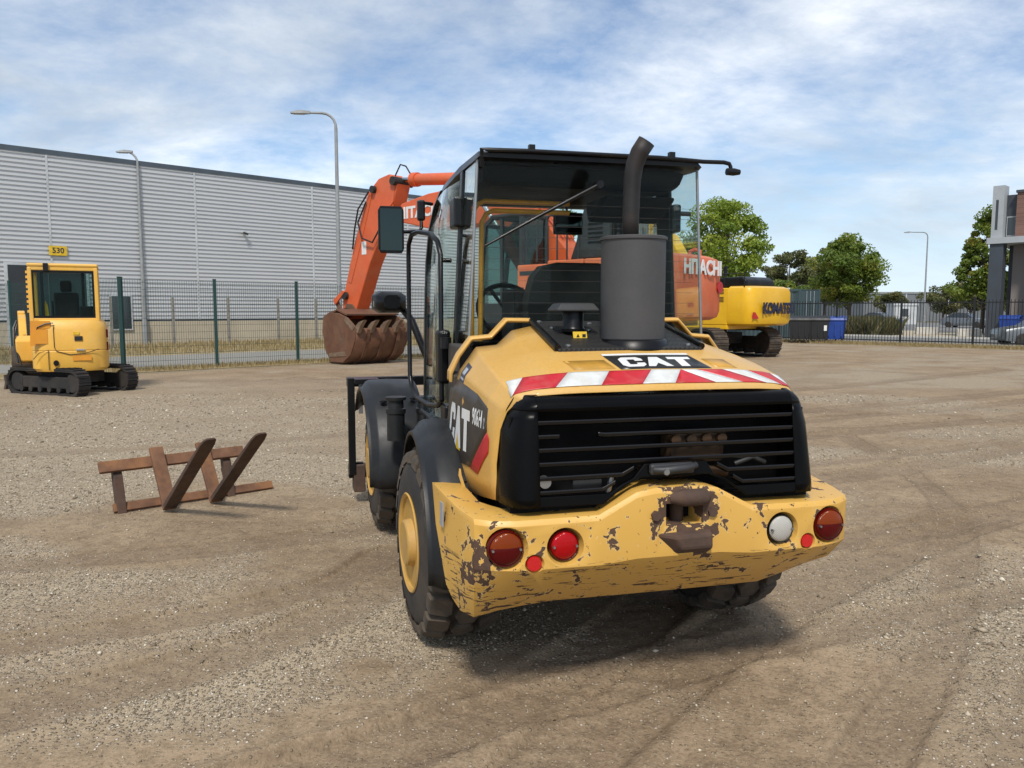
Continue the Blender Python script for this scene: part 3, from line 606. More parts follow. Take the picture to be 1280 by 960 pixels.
s = MB().bx((1.60, -0.16, 4.14), (2.32, -0.12, 4.56)).build('number_sign', 'decal_yellow', wh)
text_mesh('number', '530', 0.34, 'navy_print', s, (1.96, -0.161, 4.35), (1, 0, 0), (0, 0, 1), 0.95, 0.006, 0.006)
for u, z in ((10.6, 5.75),):
    c = MB().bx((u - .06, -0.35, z - .02), (u + .06, -0.05, z + .04)).build('security_camera', 'wall_trim', wh)
    MB().cyl((u - .1, -0.42, z - .05), (u + .16, -0.3, z - .1), 0.055, n=10).build('lens_tube', 'dark_grey', c)

# posts standing in front of the plinth
for i in range(5):
    nn_ = 1.5
    u = (3.65, 6.39, 9.09, 11.75, 13.95)[i]
    mb = MB(); mb.box((0, 0, 1.15), (0.11, 0.11, 2.3)); o = mb.build('verge_post', 'concrete_post', None, bevel=0.01, loc=UN(u, nn_), rot=(0, 0, RZ))
    MB().cyl((0, 0, 2.3), (0, 0, 2.75), 0.012, n=6).build('rod', 'galvanised', o)
    tag(o, ['concrete verge post right beside the small warehouse window', 'concrete verge post just right of the tall lamp by the warehouse', 'concrete verge post under the wall camera of the warehouse', 'concrete verge post midway between wall camera and excavator bucket', 'concrete verge post nearest the rusty excavator bucket'][i], 'post', 'grey posts along the warehouse verge')

# ---------------------------------------------------------------- street lamps
def street_lamp(loc, h, arm, label, rz, drop=0.0, group=None):
    root = empty('street_lamp', loc, rz); tag(root, label, 'street lamp', 'street lamps')
    MB().tube([(0, 0, 0), (0, 0, 1.2)], [0.13, 0.13], 12).build('base_sleeve', 'lamp_grey', root, smooth=40)
    pts = [(0, 0, 1.2), (0, 0, h - 0.55)] + [(-0.5 * (1 - math.cos(t)), 0, h - 0.5 + 0.5 * math.sin(t)) for t in (0.2, 0.55, 0.9, 1.25, 1.57)] + [(-arm, 0, h + drop)]
    MB().tube(pts, [0.095, 0.06] + [0.05] * 5 + [0.04], 10).build('mast', 'lamp_grey', root, smooth=40)
    hd = MB(); hd.loft([[(-arm + 0.1, y, h + drop + z) for y, z in ((-.07, -.04), (.07, -.04), (.07, .05), (-.07, .05))], [(-arm - 0.25, y, h + drop + z) for y, z in ((-.15, -.06), (.15, -.06), (.12, .07), (-.12, .07))], [(-arm - 0.62, y, h + drop + z) for y, z in ((-.1, -.05), (.1, -.05), (.08, .0), (-.08, .0))]], True, True)
    o = hd.build('lamp_head', 'lamp_grey', root, smooth=30); MB().box((-arm - 0.32, 0, h + drop - 0.066), (0.4, 0.18, 0.014)).build('lamp_glass', 'lens_clear', o)
street_lamp((-17.75, 37.6, 0), 9.15, 0.30, 'grey street lamp with stubby arm behind the yellow mini excavator', R(10))
street_lamp((-6.72, 30.4, 0), 9.15, 1.05, 'grey street lamp rising behind the orange digging arm', R(8))
street_lamp((42.3, 80, 0), 9.6, 1.9, 'grey street lamp with long flat arm beyond the black fence', R(5))

# ---------------------------------------------------------------- green mesh fence
def mesh_fence(pts, label, name='mesh_fence'):
    root = empty(name, (*pts[0], 0)); tag(root, label, 'fence', 'green mesh fences'); H = 2.5; b = Vector((*pts[0], 0))
    post = None
    for i, p in enumerate(pts):
        mb = MB(); mb.bx((-.04, -.03, 0), (.04, .03, H + 0.08)); mb.bx((-.045, -.035, H + .08), (.045, .035, H + .1))
        if post is None: post = mb.mesh('post', 'fence_green')
        o = link('post', post, root); o.location = Vector((*p, 0)) - b
        if i + 1 < len(pts):
            q = pts[i + 1]; d = Vector((q[0] - p[0], q[1] - p[1], 0)); L = d.length; o.rotation_euler.z = math.atan2(d.y, d.x)
            mb = MB(); w = 0.0032; z = 0.06
            while z < H:
                for yy in (-.009, .009): mb.bx((0.05, yy - w, z - w * 1.2), (L - 0.05, yy + w, z + w * 1.2))
                z += 0.2
            x = 0.08
            while x < L - 0.06:
                mb.bx((x - w, -w, 0.04), (x + w, w, H + 0.03)); x += 0.0667
            m = mb.build('mesh_panel', 'fence_green', root); m.location = Vector((*p, 0)) - b; m.rotation_euler.z = math.atan2(d.y, d.x)
corner = UN(-0.45, 16.95)[:2]
mesh_fence([UN(-0.45 + 2.62 * i, 16.95)[:2] for i in range(0, 8)], 'green wire mesh fence running along the road past the mini excavator')
mesh_fence([(-10.72 - 2.39 * i, 21.42 + 1.335 * i) for i in range(0, 5)], 'green wire mesh fence leading towards the dark warehouse door at far left')

# ---------------------------------------------------------------- black bar fence
bf = empty('bar_fence', UN(32.7, 0), RZ); tag(bf, 'black steel fence of upright bars in front of the street', 'fence')
barm = MB().bx((-.012, -.012, 0.10), (.012, .012, 2.18)).mesh('bar', 'fence_black'); postm = MB().bx((-.04, -.04, 0), (.04, .04, 2.28)).mesh('post', 'fence_black')
k = 18.5; i = 0; last = k
while k < 35.6:
    if i % 22 == 0:
        link('post', postm, bf, Matrix.Translation((0, -k, 0)))
        if i:
            for z in (0.22, 2.05): MB().bx((-.02, -k + .04, z - .025), (.02, -last - .04, z + .025)).build('rail', 'fence_black', bf)
        last = k
    else: link('bar', barm, bf, Matrix.Translation((0, -k, 0)))
    k += 0.145; i += 1
# ---------------------------------------------------------------- trees
def tree(name, label, loc, h, rx, z0, mat, seed, leaves=7000, leaf=0.17, shape='round', trunk_r=0.14, group='trees', clusters=60, ry=None):
    rd = random.Random(seed); r = np.random.default_rng(seed)
    root = empty(name, loc); tag(root, label, 'tree', group)
    ry = ry or rx; zc = (h + z0) / 2; rzz = (h - z0) / 2
    cl = []
    while len(cl) < clusters:
        p = np.array([rd.uniform(-1, 1), rd.uniform(-1, 1), rd.uniform(-1, 1)])
        lim = 1.0
        if shape == 'cone': lim = 0.25 + 0.75 * (1 - (p[2] + 1) / 2) ** 0.75
        q = math.hypot(p[0], p[1]) / lim; 
        if shape == 'cone':
            if q > 1: continue
        elif np.linalg.norm(p) > 1: continue
        rr = q if shape == 'cone' else np.linalg.norm(p)
        if rr < 0.45 and rd.random() < 0.75: continue
        k_ = rd.uniform(0.74, 1.0); cl.append((p[0] * rx * k_, p[1] * ry * k_, zc + p[2] * rzz * k_ * .95, rd.uniform(0.10, 0.27) * rx * (0.75 if shape == 'cone' else 1.0)))
    mb = MB(); hb = z0 + (h - z0) * 0.45
    mb.tube([(0, 0, 0), (rd.uniform(-.06, .06), rd.uniform(-.06, .06), z0 * 0.6), (rd.uniform(-.1, .1), rd.uniform(-.1, .1), hb), (0, 0, h * 0.86)], [trunk_r * 1.25, trunk_r, trunk_r * 0.7, trunk_r * 0.2], 9)
    mb.build('trunk', 'bark', root, smooth=50)
    lm = MB()
    for x, y, z, s in cl[:26]:
        zs = z0 * 0.85 + (min(z, h * 0.8) - z0) * rd.uniform(0.1, 0.5)
        zs = max(z0 * 0.7, zs); lm.tube([(0, 0, zs), (x * 0.45, y * 0.45, zs + (z - zs) * 0.55), (x, y, z)], [trunk_r * 0.42, trunk_r * 0.25, trunk_r * 0.08], 5)
    lm.build('limbs', 'bark', root, smooth=50)
    leaves = int(leaves * 1.7); leaf *= 0.8
    C = np.array(cl); idx = r.integers(0, len(C), leaves)
    dv = r.normal(size=(leaves, 3)); dv /= np.linalg.norm(dv, axis=1)[:, None]; rad = C[idx, 3] * (0.35 + 0.85 * r.random(leaves) ** 0.5)
    P = C[idx, :3] + dv * rad[:, None] * np.array([1.1, 1.1, 0.75])
    tone = np.clip(0.35 * r.random(leaves) + 0.65 * np.repeat(r.random(len(C))[None], 1, 0)[0][idx], 0, 1)
    a = r.normal(size=(leaves, 3)); a /= np.linalg.norm(a, axis=1)[:, None]; b = np.cross(a, dv + 0.6 * r.normal(size=(leaves, 3))); b /= np.linalg.norm(b, axis=1)[:, None]
    L = leaf * (0.55 + 0.8 * r.random(leaves))[:, None]
    V = np.stack([P - a * L * 0.55, P + b * L * 0.33, P + a * L * 0.55, P - b * L * 0.33], 1).reshape(-1, 3)
    F = np.arange(leaves * 4).reshape(-1, 4)
    me = bpy.data.meshes.new('crown'); me.from_pydata(V.tolist(), [], F.tolist())
    at = me.attributes.new('tone', 'FLOAT', 'FACE'); at.data.foreach_set('value', tone.astype(np.float32)); me.materials.append(M[mat])
    link('crown', me, root); return root
tree('maple_tree', 'bright green tree right behind the orange counterweight', (12.6, 46, 0), 8.75, 2.6, 2.2, 'leaf_bright', 11, 13000, 0.20, clusters=85, ry=2.6)
tree('maple_tree', 'round green tree tinged with yellow behind the blue bin', (25.9, 60, 0), 7.75, 2.8, 1.7, 'leaf_mid', 12, 15000, 0.24, clusters=110)
tree('narrow_tree', 'tall tapering tree beside the grey and brick building', (34.4, 57, 0), 9.4, 2.5, 2.0, 'leaf_mid', 13, 13000, 0.24, shape='cone', clusters=150)
tree('distant_tree', 'dark distant tree with rounded top between the two nearer green trees', (33, 93, 0), 9.2, 3.2, 2.0, 'leaf_far', 14, 8000, 0.34, clusters=60)
tree('distant_tree', 'dark distant tree half hidden behind the yellow tinged tree', (38.5, 96, 0), 9.6, 3.4, 2.0, 'leaf_far', 15, 8000, 0.34, clusters=60)
tree('distant_tree', 'pale green low tree peeking out over the white container', (26.5, 76, 0), 5.4, 2.0, 1.4, 'leaf_mid', 16, 4000, 0.26, clusters=40)
for i, (x, y, hh, rr) in enumerate(((62, 112, 5.6, 3.0), (67, 114, 6.4, 3.4), (72, 113, 7.2, 4.0), (57.5, 118, 4.6, 2.5))):
    tree('distant_tree', ['low distant tree just right of the far street lamp', 'second low distant tree right of the far street lamp', 'distant dark tree behind the tapering tree trunk', 'small distant tree left of the far street lamp'][i], (x, y, 0), hh, rr, 1.2, 'leaf_far', 30 + i, 4000, 0.36, clusters=40)
tree('distant_tree', 'green tree seen through the loader cab above the orange excavator', (2.2, 58, 0), 10.2, 3.0, 3.0, 'leaf_mid', 41, 7000, 0.3, clusters=60)
tree('distant_tree', 'green tree seen through the rear window right of the inside mirror', (9.2, 62, 0), 9.8, 3.4, 3.0, 'leaf_bright', 42, 7000, 0.3, clusters=60)
# scrubby hedge behind the bar fence
r = np.random.default_rng(5); P = []
for _ in range(9000):
    P.append(UN(44.4 + 5.0 * r.random(), 14.2 + 4.6 * r.random() ** 1.2, 0.0))
tufts('scrub', 'scrubby hedge of olive and straw weeds behind the black fence', P, 1.15, 'shrub_dry', 6, 0.035, 0.5)

# ---------------------------------------------------------------- containers and bins
def container(loc, L, H, W, mat, label, rz):
    c = empty('shipping_container', loc, rz); tag(c, label, 'container')
    def corr(x0, x1, y, z0, z1, sgn):
        pts = []; x = x0; k = 0
        while x < x1 - 0.28:
            pts += [(x, y), (x + 0.10, y), (x + 0.14, y + sgn * 0.04), (x + 0.24, y + sgn * 0.04)]; x += 0.28
        pts += [(x1, y)]
        mb = MB(); mb.loft([[(a, b, z) for a, b in pts] for z in (z0, z1)]); return mb
    corr(0.12, L - 0.12, 0.03, 0.16, H - 0.14, 1).build('side_sheet', mat, c); corr(0.12, L - 0.12, W - 0.03, 0.16, H - 0.14, -1).build('side_sheet', mat, c)
    fr = MB()
    for x in (0, L - 0.12):
        for y in (0, W - 0.12): fr.bx((x, y, 0), (x + 0.12, y + 0.12, H))
    for y in (0, W - 0.1):
        for z in (0, H - 0.14): fr.bx((0.121, y + 0.002, z + .002), (L - 0.121, y + 0.098, z + 0.138))
    fr.build('frame', mat, c, bevel=0.006)
    MB().bx((0.02, 0.02, H - 0.06), (L - 0.02, W - 0.02, H - 0.02)).build('roof', mat, c)
    for x in (0.03, L - 0.06): MB().bx((x, 0.121, 0.05), (x + 0.03, W - 0.121, H - 0.07)).build('end_panel', mat, c)
    for y in (0.7, 1.15, 1.6): MB().cyl((L + 0.03, y, 0.1), (L + 0.03, y, H - 0.1), 0.02, n=6).build('lock_rod', 'galvanised', c)
    return c
# long side towards the yard: local x along -n so that local +y points away from the yard
CR = math.atan2(NY, NX)
def along(u, n_, z=0): return UN(u, n_, z)
container(along(34.9, 12.5), 6.06, 2.9, 2.44, 'container_green', 'dark green corrugated container behind the yellow counterweight and bins', CR)
c = container(along(41.5, 5.2), 8.0, 3.25, 2.5, 'container_white', 'white container standing behind the dark green one', CR)
MB().bx((3.8, -0.02, 1.55), (4.1, 0.0, 1.85)).build('vent', 'dark_grey', c)
def wheelie(loc, rz, mat, label, notice):
    b = empty('waste_bin', loc, rz); tag(b, label, 'waste bin', 'wheeled bins by the fence')
    W, Dp, H = 1.05, 0.8, 1.18
    mb = MB(); sec = lambda s, z: [(-W / 2 * s, -Dp / 2 * s, z), (W / 2 * s, -Dp / 2 * s, z), (W / 2 * s, Dp / 2 * s, z), (-W / 2 * s, Dp / 2 * s, z)]
    mb.loft([sec(0.84, 0.2), sec(0.86, 0.28), sec(0.97, H - 0.06), sec(1.02, H - 0.05), sec(1.02, H)], True, True); mb.build('body', mat, b, bevel=0.02)
    for x in (-.3, 0, .3): MB().bx((x - .03, -Dp / 2 * .93 - .035, .35), (x + .03, -Dp / 2 * .93 + .0, H - .08)).build('rib', mat, b)
    lid = MB(); lid.loft([[(x, y * Dp / 2 * 1.05, z) for y, z in ((-1, H + .005), (-0.9, H + .1), (0, H + .2), (.9, H + .22), (1, H + .01))] for x in (-W / 2 * 1.05, W / 2 * 1.05)], False); lid.build('lid', mat, b, solid=0.03)
    for x in (-.36, .36):
        for y in (-.25, .25): MB().cyl((x - .03, y, .1), (x + .03, y, .1), .1, n=12).build('castor', 'rubber', b)
    if notice: MB().box((W / 2 * .93 - .16, -Dp / 2 * .93 - .04, .78), (.14, .01, .28)).build('notice', notice, b)
wheelie((15.0, 40.6, 0), R(-20), 'bin_black', 'plain black wheeled bin standing against the green container', None)
wheelie((15.95, 40.5, 0), R(-20), 'bin_black', 'black wheeled bin with pale notice between black and blue bins', 'decal_white')
wheelie((16.85, 40.6, 0), R(-20), 'bin_blue', 'blue wheeled bin beside the two black bins', None)

# ---------------------------------------------------------------- building at the right edge
n = NT('brickwork'); v = n.coord('Object', rot=(R(90), 0, R(90)))
bt = n.n('ShaderNodeTexBrick'); n.l(v, bt.inputs[0]); bt.inputs['Scale'].default_value = 4.5; bt.inputs['Color1'].default_value = (0.15, 0.075, 0.055, 1); bt.inputs['Color2'].default_value = (0.22, 0.12, 0.09, 1); bt.inputs['Mortar'].default_value = (0.24, 0.21, 0.19, 1)
n.set('Base Color', bt.outputs[0]); n.set('Roughness', 0.9)
b = empty('office_building', UN(47.3, 24.4), RZ); tag(b, 'office building of brick and grey panels with tall dark columns', 'building')
MB().bx((0.0, -0.75, 0), (0.75, 0.0, 5.75)).build('column', 'slate_panel', b, bevel=0.02)
MB().bx((0.6, -2.75, 0), (1.3, -2.05, 5.75)).build('column', 'slate_panel', b, bevel=0.02)
MB().bx((0.6, -8.75, 0), (1.3, -8.05, 5.75)).build('column', 'slate_panel', b, bevel=0.02)
MB().bx((-0.12, -16, 5.75), (12, 0.15, 6.12)).build('canopy_slab', 'render_white', b)
MB().bx((0.1, -0.62, 6.12), (1.0, 0.0, 9.25)).build('end_panel', 'render_white', b)
MB().bx((0.09, -0.34, 6.6), (0.12, -0.20, 8.4)).build('slit_window', 'window_dark', b)
MB().bx((0.7, -1.25, 6.12), (1.2, -0.621, 8.7)).build('dark_panel', 'slate_panel', b)
w_ = MB().bx((0.62, -1.20, 6.2), (0.7, -0.68, 7.4)).build('window', 'render_white', b)
MB().bx((0.60, -1.14, 6.27), (0.618, -0.74, 7.33)).build('pane', 'window_dark', w_)
MB().bx((0.3, -16, 6.12), (12, -1.251, 8.75)).build('upper_wall', 'brickwork', b)
for y in (-2.7, -5.7, -8.7):
    w_ = MB().bx((0.24, y - .75, 6.35), (0.3, y + .75, 7.8)).build('window', 'render_white', b); MB().bx((0.22, y - .68, 6.42), (0.239, y + .68, 7.73)).build('pane', 'window_dark', w_)
MB().bx((0.2, -16, 8.75), (12, -1.2, 8.9)).build('coping', 'slate_panel', b)
MB().bx((2.2, -16, 0), (11.9, -0.5, 5.75)).build('ground_floor_wall', 'slate_panel', b)
for y in (-3.5, -6.5, -9.5): MB().bx((2.13, y - 1, 0.2), (2.2, y + 1, 3.2)).build('shop_window', 'window_dark', b)
MB().bx((1.5, -1.9, 0), (2.18, -0.9, 5.74)).build('brick_pier', 'brickwork', b)
wheelie(UN(46.8, 25.9), RZ - R(90), 'bin_blue', 'small blue bin under the canopy of the brick building', None)

# ---------------------------------------------------------------- cars
def car(loc, rz, mat, label, s=1.0, detail=True):
    c = empty('parked_car', loc, rz); tag(c, label, 'car', 'parked cars'); 
    def ring(x, hw, zlo, zhi, tuck): return [(x, -hw, zlo), (x, -hw * 1.0, zhi - 0.12), (x, -hw * tuck, zhi), (x, hw * tuck, zhi), (x, hw, zhi - 0.12), (x, hw, zlo)]
    body = MB(); body.loft([[(q[0] * s, q[1] * s, q[2] * s) for q in ring(*a)] for a in ((-2.1, .62, .35, .62, .9), (-2.02, .78, .25, .78, .92), (-1.3, .86, .2, .92, .93), (-.8, .88, .2, .97, .93), (.9, .88, .2, .98, .93), (1.75, .86, .22, 1.0, .92), (2.05, .76, .3, .93, .9), (2.1, .7, .4, .8, .9))], True, True)
    body.build('body', mat, c, smooth=35)
    top = MB()
    P = [(-.98, .80, .92), (-.28, .63, 1.40), (.95, .63, 1.45), (1.72, .74, .98)]
    vs = [(x * s, -y * s, z * s) for x, y, z in P] + [(x * s, y * s, z * s) for x, y, z in P]
    top.add(vs, [(0, 1, 2, 3), (4, 7, 6, 5), (0, 4, 5, 1), (1, 5, 6, 2), (2, 6, 7, 3)]); top.build('greenhouse', 'window_dark', c, bevel=0.03 * s)
    MB().loft([[(x * s, y * s, z * s) for x, y, z in ((-.3, k * .6, 1.41), (.3, k * .6, 1.475), (.97, k * .6, 1.46))] for k in (-1, 1)]).build('roof', mat, c, solid=0.03)
    for x in (-1.32, 1.28):
        for k in (-1, 1):
            w_ = MB().lathe([(k * .66 * s, .2 * s), (k * .68 * s, .31 * s), (k * .86 * s, .31 * s), (k * .885 * s, .28 * s), (k * .885 * s, .2 * s)], 20, 'y', (x * s, 0, .31 * s)).build('wheel', 'rubber', c, smooth=40)
            MB().lathe([(k * .85 * s, .2 * s), (k * .88 * s, .19 * s), (k * .87 * s, .05 * s), (k * .88 * s, 0)], 14, 'y', (x * s, 0, .31 * s)).build('rim', 'aluminium', w_, smooth=40)
    for k in (-1, 1):
        MB().box((-1.98 * s, k * .6 * s, .66 * s), (.12 * s, .3 * s, .13 * s)).build('headlight', 'lens_clear', c, bevel=0.02)
        MB().box((2.05 * s, k * .62 * s, .8 * s), (.08 * s, .22 * s, .2 * s)).build('tail_light', 'lens_red', c, bevel=0.02)
        MB().box((-.6 * s, k * .95 * s, .98 * s), (.1 * s, .16 * s, .12 * s)).build('wing_mirror', mat, c, bevel=0.02)
car((25.35, 37.1, 0), R(-6), 'car_grey', 'grey car cut off by the right edge behind the fence')
car(UN(66, 2), RZ + R(80), 'far_white', 'white car parked far beyond the hedge')
car(UN(70, 9), RZ + R(85), 'car_blue', 'dark car parked far behind the hedge near the white car')
car(UN(78, 14), RZ + R(85), 'car_grey', 'silver car parked far away left of the distant lamp post')

# ---------------------------------------------------------------- far buildings
def hall(name, loc, rz, L, W, H, mat, label, roofm='roof_edge', seam=0, win=None):
    h = empty(name, loc, rz); tag(h, label, 'building', 'far buildings'); MB().bx((0, 0, 0), (L, W, H)).build('wall', mat, h)
    MB().bx((-.1, -.1, H), (L + .1, W + .1, H + .25)).build('roof_edge', roofm, h)
    if seam:
        x = seam
        while x < L: MB().bx((x - .09, -.05, 0), (x + .09, -.002, H)).build('seam_strip', 'far_white', h); x += seam
    for (x0, x1, z0, z1) in (win or []): w_ = MB().bx((x0, -.06, z0), (x1, -.003, z1)).build('window', 'window_dark', h)
hall('industrial_hall', (55, 122, 0), R(0), 24, 20, 4.3, 'far_grey', 'low grey hall with light seams far beyond the street', 'galvanised', 3.3)
hall('industrial_hall', (55.5, 150, 0), R(0), 11, 10, 6.9, 'far_grey', 'flat grey block rising behind the low grey hall', 'galvanised', 0, [(2, 4, 5.2, 6.3), (6, 8, 5.2, 6.3)])
hall('brick_house', (68, 150, 0), R(0), 14, 10, 5.0, 'far_brick', 'low brown brick building far off left of the lamp', 'far_brick', 0)
hall('site_cabin', (46.6, 95, 0), R(-8), 2.6, 3, 2.3, 'far_white', 'white shed just left of the far lamp post', 'far_white', 0, [(.8, 1.6, 1, 1.9)])
for i, (u, n_) in enumerate(((52, 19.4), (49, 23.0), (58, 25))):
    o = MB().bx((-.7, -.3, 0), (.7, .3, .5)).build('concrete_block', 'kerb_white', None, bevel=0.03, loc=UN(u, n_), rot=(0, 0, RZ - R(60)))
    tag(o, ['white concrete block at the foot of the far lamp post', 'white concrete block left of the dark columns', 'white concrete block beyond the dark columns'][i], 'block', 'white concrete blocks beyond the street')
# ---------------------------------------------------------------- crawler excavators
def stadium(L, H, n_arc=8):
    """points and tangents round a track loop, in (along, up)"""
    r = H / 2; a = L / 2 - r; out = []
    for i in range(n_arc + 1):
        t = -math.pi / 2 + math.pi * i / n_arc; out.append((a + r * math.cos(t), r + r * math.sin(t)))
    for i in range(n_arc + 1):
        t = math.pi / 2 + math.pi * i / n_arc; out.append((-a + r * math.cos(t), r + r * math.sin(t)))
    return out
def resample(loop, step):
    P = [Vector(p) for p in loop] + [Vector(loop[0])]; Ls = [(b - a).length for a, b in zip(P, P[1:])]; T = sum(Ls); k = int(T / step); out = []
    for i in range(k):
        d = T * i / k; j = 0
        while d > Ls[j]: d -= Ls[j]; j += 1
        t = (P[j + 1] - P[j]).normalized(); out.append((P[j] + t * d, t))
    return out
def track(parent, x, L, H, W, shoe, mat_shoe, mat_in, grouser=0.025, name='track'):
    t = empty(name, (x, 0, 0), 0, parent)
    loop = stadium(L, H); mb = MB(); mb.prism([(a * 0.985, H / 2 + (b - H / 2) * 0.94) for a, b in loop], -W * 0.44, W * 0.44, 'yz'); 
    # belt as a ring
    mb = MB(); inn = [(a * (1 - .09 * H / L), H / 2 + (b - H / 2) * 0.86) for a, b in loop]; out = [(a, b) for a, b in loop]; k = len(loop)
    vs = [(sx * W * 0.47, a, b) for sx in (-1, 1) for ring in (inn, out) for a, b in ring]
    fs = []
    for i in range(k):
        j = (i + 1) % k
        fs += [(i, j, k + j, k + i), (2 * k + i, 2 * k + j, 3 * k + j, 3 * k + i), (k + i, k + j, 3 * k + j, 3 * k + i), (i, j, 2 * k + j, 2 * k + i)]
    mb.add(vs, fs); mb.build('belt', mat_in, t)
    sh = MB()
    for p, tg in resample(loop, shoe):
        nrm = Vector((tg.y, -tg.x)); q = p + nrm * 0.012
        m = Matrix(((1, 0, 0, 0), (0, tg.x, nrm.x, q.x), (0, tg.y, nrm.y, q.y), (0, 0, 0, 1)))
        sh.box((0, 0, 0), (W, shoe * 0.93, 0.028), None, m); sh.box((0, -shoe * 0.3, 0.014 + grouser / 2), (W, shoe * 0.13, grouser), None, m)
    o = sh.build('track_shoes', mat_shoe, t); o['kind'] = 'stuff'
    fr = MB(); fr.prism([(-L * .36, H * .26), (L * .36, H * .26), (L * .38, H * .5), (L * .3, H * .72), (-L * .3, H * .72), (-L * .38, H * .5)], -W * .3, W * .3, 'yz'); fr.build('track_frame', mat_in, t, bevel=0.02)
    for e in (-1, 1): MB().lathe([(-W * .33, .05), (-W * .33, H * .36), (-W * .2, H * .40), (W * .2, H * .40), (W * .33, H * .36), (W * .33, .05)], 18, 'x', (0, e * (L / 2 - H / 2), H / 2)).build('sprocket' if e < 0 else 'idler', mat_in, t, smooth=35)
    k = 6
    for i in range(k): MB().cyl((-W * .34, -L * .33 + L * .66 * i / (k - 1), H * .22), (W * .34, -L * .33 + L * .66 * i / (k - 1), H * .22), H * .12, n=12).build('roller', mat_in, t, smooth=35)
    return t
def box_beam(name, poly, hw, mat, parent, bevel=0.02): return MB().prism(poly, -hw, hw, 'yz').build(name, mat, parent, bevel=bevel)
def cylinder(parent, a, b, r, rod, split, mat, x=0):
    a = Vector((x, *a)); b = Vector((x, *b)); m = a.lerp(b, split)
    o = MB().cyl(a, m, r, n=14).cyl(a.lerp(b, split - 0.05), a.lerp(b, split + 0.012), r * 1.22, n=14).build('hydraulic_cylinder', mat, parent, smooth=40)
    MB().cyl(m, b, rod, n=12).build('rod', 'chrome', o, smooth=40)
def excavator(loc, rz, label, sc_, mats, urz, side, cw, arm):
    paint_, cwm, dark = mats
    root = empty('crawler_excavator', loc, rz); tag(root, label, 'excavator', 'crawler excavators'); S = sc_
    und = empty('undercarriage', (0, 0, 0), urz, root)
    for e in (-1, 1): track(und, e * 1.32 * S, 4.9 * S, 1.12 * S, 0.62 * S, 0.205 * S, 'track_steel', 'track_dark')
    MB().bx((-1.02 * S, -.9 * S, .5 * S), (1.02 * S, .9 * S, .95 * S)).cyl((0, 0, .9 * S), (0, 0, cw[0] - .02), .75 * S, n=24).build('car_body', 'track_dark', und, bevel=0.02)
    zf, zt, tail, hw = cw; zs = side
    # counterweight with rounded tail
    def rr(x, y, rad, k=6): return [(x - rad + rad * math.sin(t), y + rad - rad * math.cos(t)) for t in [math.pi / 2 * i / k for i in range(k + 1)]]
    half = [(0, -tail - 0.10), (hw * .55, -tail - 0.04)] + rr(hw, -tail, 0.42 * S) + [(hw, -tail + 1.05 * S)]
    outl = half + [(-x, y) for x, y in half[::-1]][:-1]
    mb = MB(); k = len(outl)
    def ring(z, ins): return [(x * (1 - ins / hw), y + (ins if y < -tail + .6 * S else 0), z) for x, y in outl]
    mb.loft([ring(zf, .16 * S), ring(zf + .07, .04 * S), ring(zf + .2, 0), ring(zt - .22, 0), ring(zt - .07, .05 * S), ring(zt, .2 * S)], True, True)
    cwo = mb.build('counterweight', cwm, root, smooth=38)
    return root, cwo, und

# --- the orange machine behind the loader
HO = (2.0, 18.9, 0); HR = R(48)
hi, hcw, hund = excavator(HO, HR, 'large orange excavator with its arm lowered behind the wheel loader', 1.0, ('orange_paint', 'orange_faded', 'dark_grey'), R(-8), 2.9, (1.46, 2.90, 2.72, 1.42), None)
text_mesh('lettering', 'HITACHI', 0.44, 'decal_white', hcw, (0.10, -2.832, 2.60), (1, 0, 0), (0, 0, 1), 0.98, 0.014, 0.012)
MB().lathe([(-.02, .0), (-.02, .13), (0.0, .13)], 16, 'y', (1.02, -2.76, 2.2)).build('lamp_recess', 'decal_red', hcw)
MB().tube([(.9, -2.3, 2.85), (.9, -2.3, 3.04), (.9, -2.18, 3.08), (.9, -2.05, 3.04), (.9, -2.05, 2.85)], .045, 8).build('lifting_eye', 'orange_paint', hcw, smooth=40)
MB().bx((-1.45, -2.0, 1.32), (1.45, 2.3, 1.5)).build('deck', 'dark_grey', hi, bevel=.02)
for a, b in ((-1.95, -0.75), (-0.74, 0.30), (0.31, 1.22)):
    for s_ in (-1, 1):
        if s_ < 0 or b < 1: 
            o = MB().bx((s_ * 1.47, a + .01, 1.5), (s_ * 0.8, b - .01, 2.82 if a < .3 else 2.75)).build('side_door', 'orange_faded', hi, bevel=.04, seg=3)
            MB().bx((s_ * 1.478, a + .1, 2.50), (s_ * 1.471, b - .1, 2.60)).build('stripe', 'dark_grey', o)
            MB().bx((s_ * 1.49, b - .22, 2.1), (s_ * 1.471, b - .12, 2.22)).build('latch', 'black_metal', o)
MB().bx((-.79, -1.95, 1.5), (1.46, 1.1, 2.79)).build('engine_bay', 'orange_faded', hi, bevel=.03)
MB().prism([(-2.2, 2.83), (-.25, 2.83), (-.42, 3.25), (-.62, 3.95), (-2.0, 3.82), (-2.2, 3.6)], -1.3, -1.1, 'yz').build('raised_engine_cover', 'dark_grey', hi, bevel=.03)
for i in range(5):
    for j in range(2): MB().bx((-1.312, -.95 - j * .6 - .2, 3.15 + i * .1), (-1.301, -.95 - j * .6 + .2, 3.20 + i * .1)).build('vent_slot', 'interior_dark', hi)
MB().tube([(-1.0, -2.3, 2.83), (-1.0, -2.3, 3.55), (-1.0, -2.55, 3.7), (-.4, -2.75, 3.72)], .05, 8).build('guard_rail', 'dark_grey', hi, smooth=40)
MB().cyl((.6, -1.5, 2.8), (.6, -1.5, 3.55), .09, n=12).build('exhaust', 'pipe_metal', hi, smooth=40)
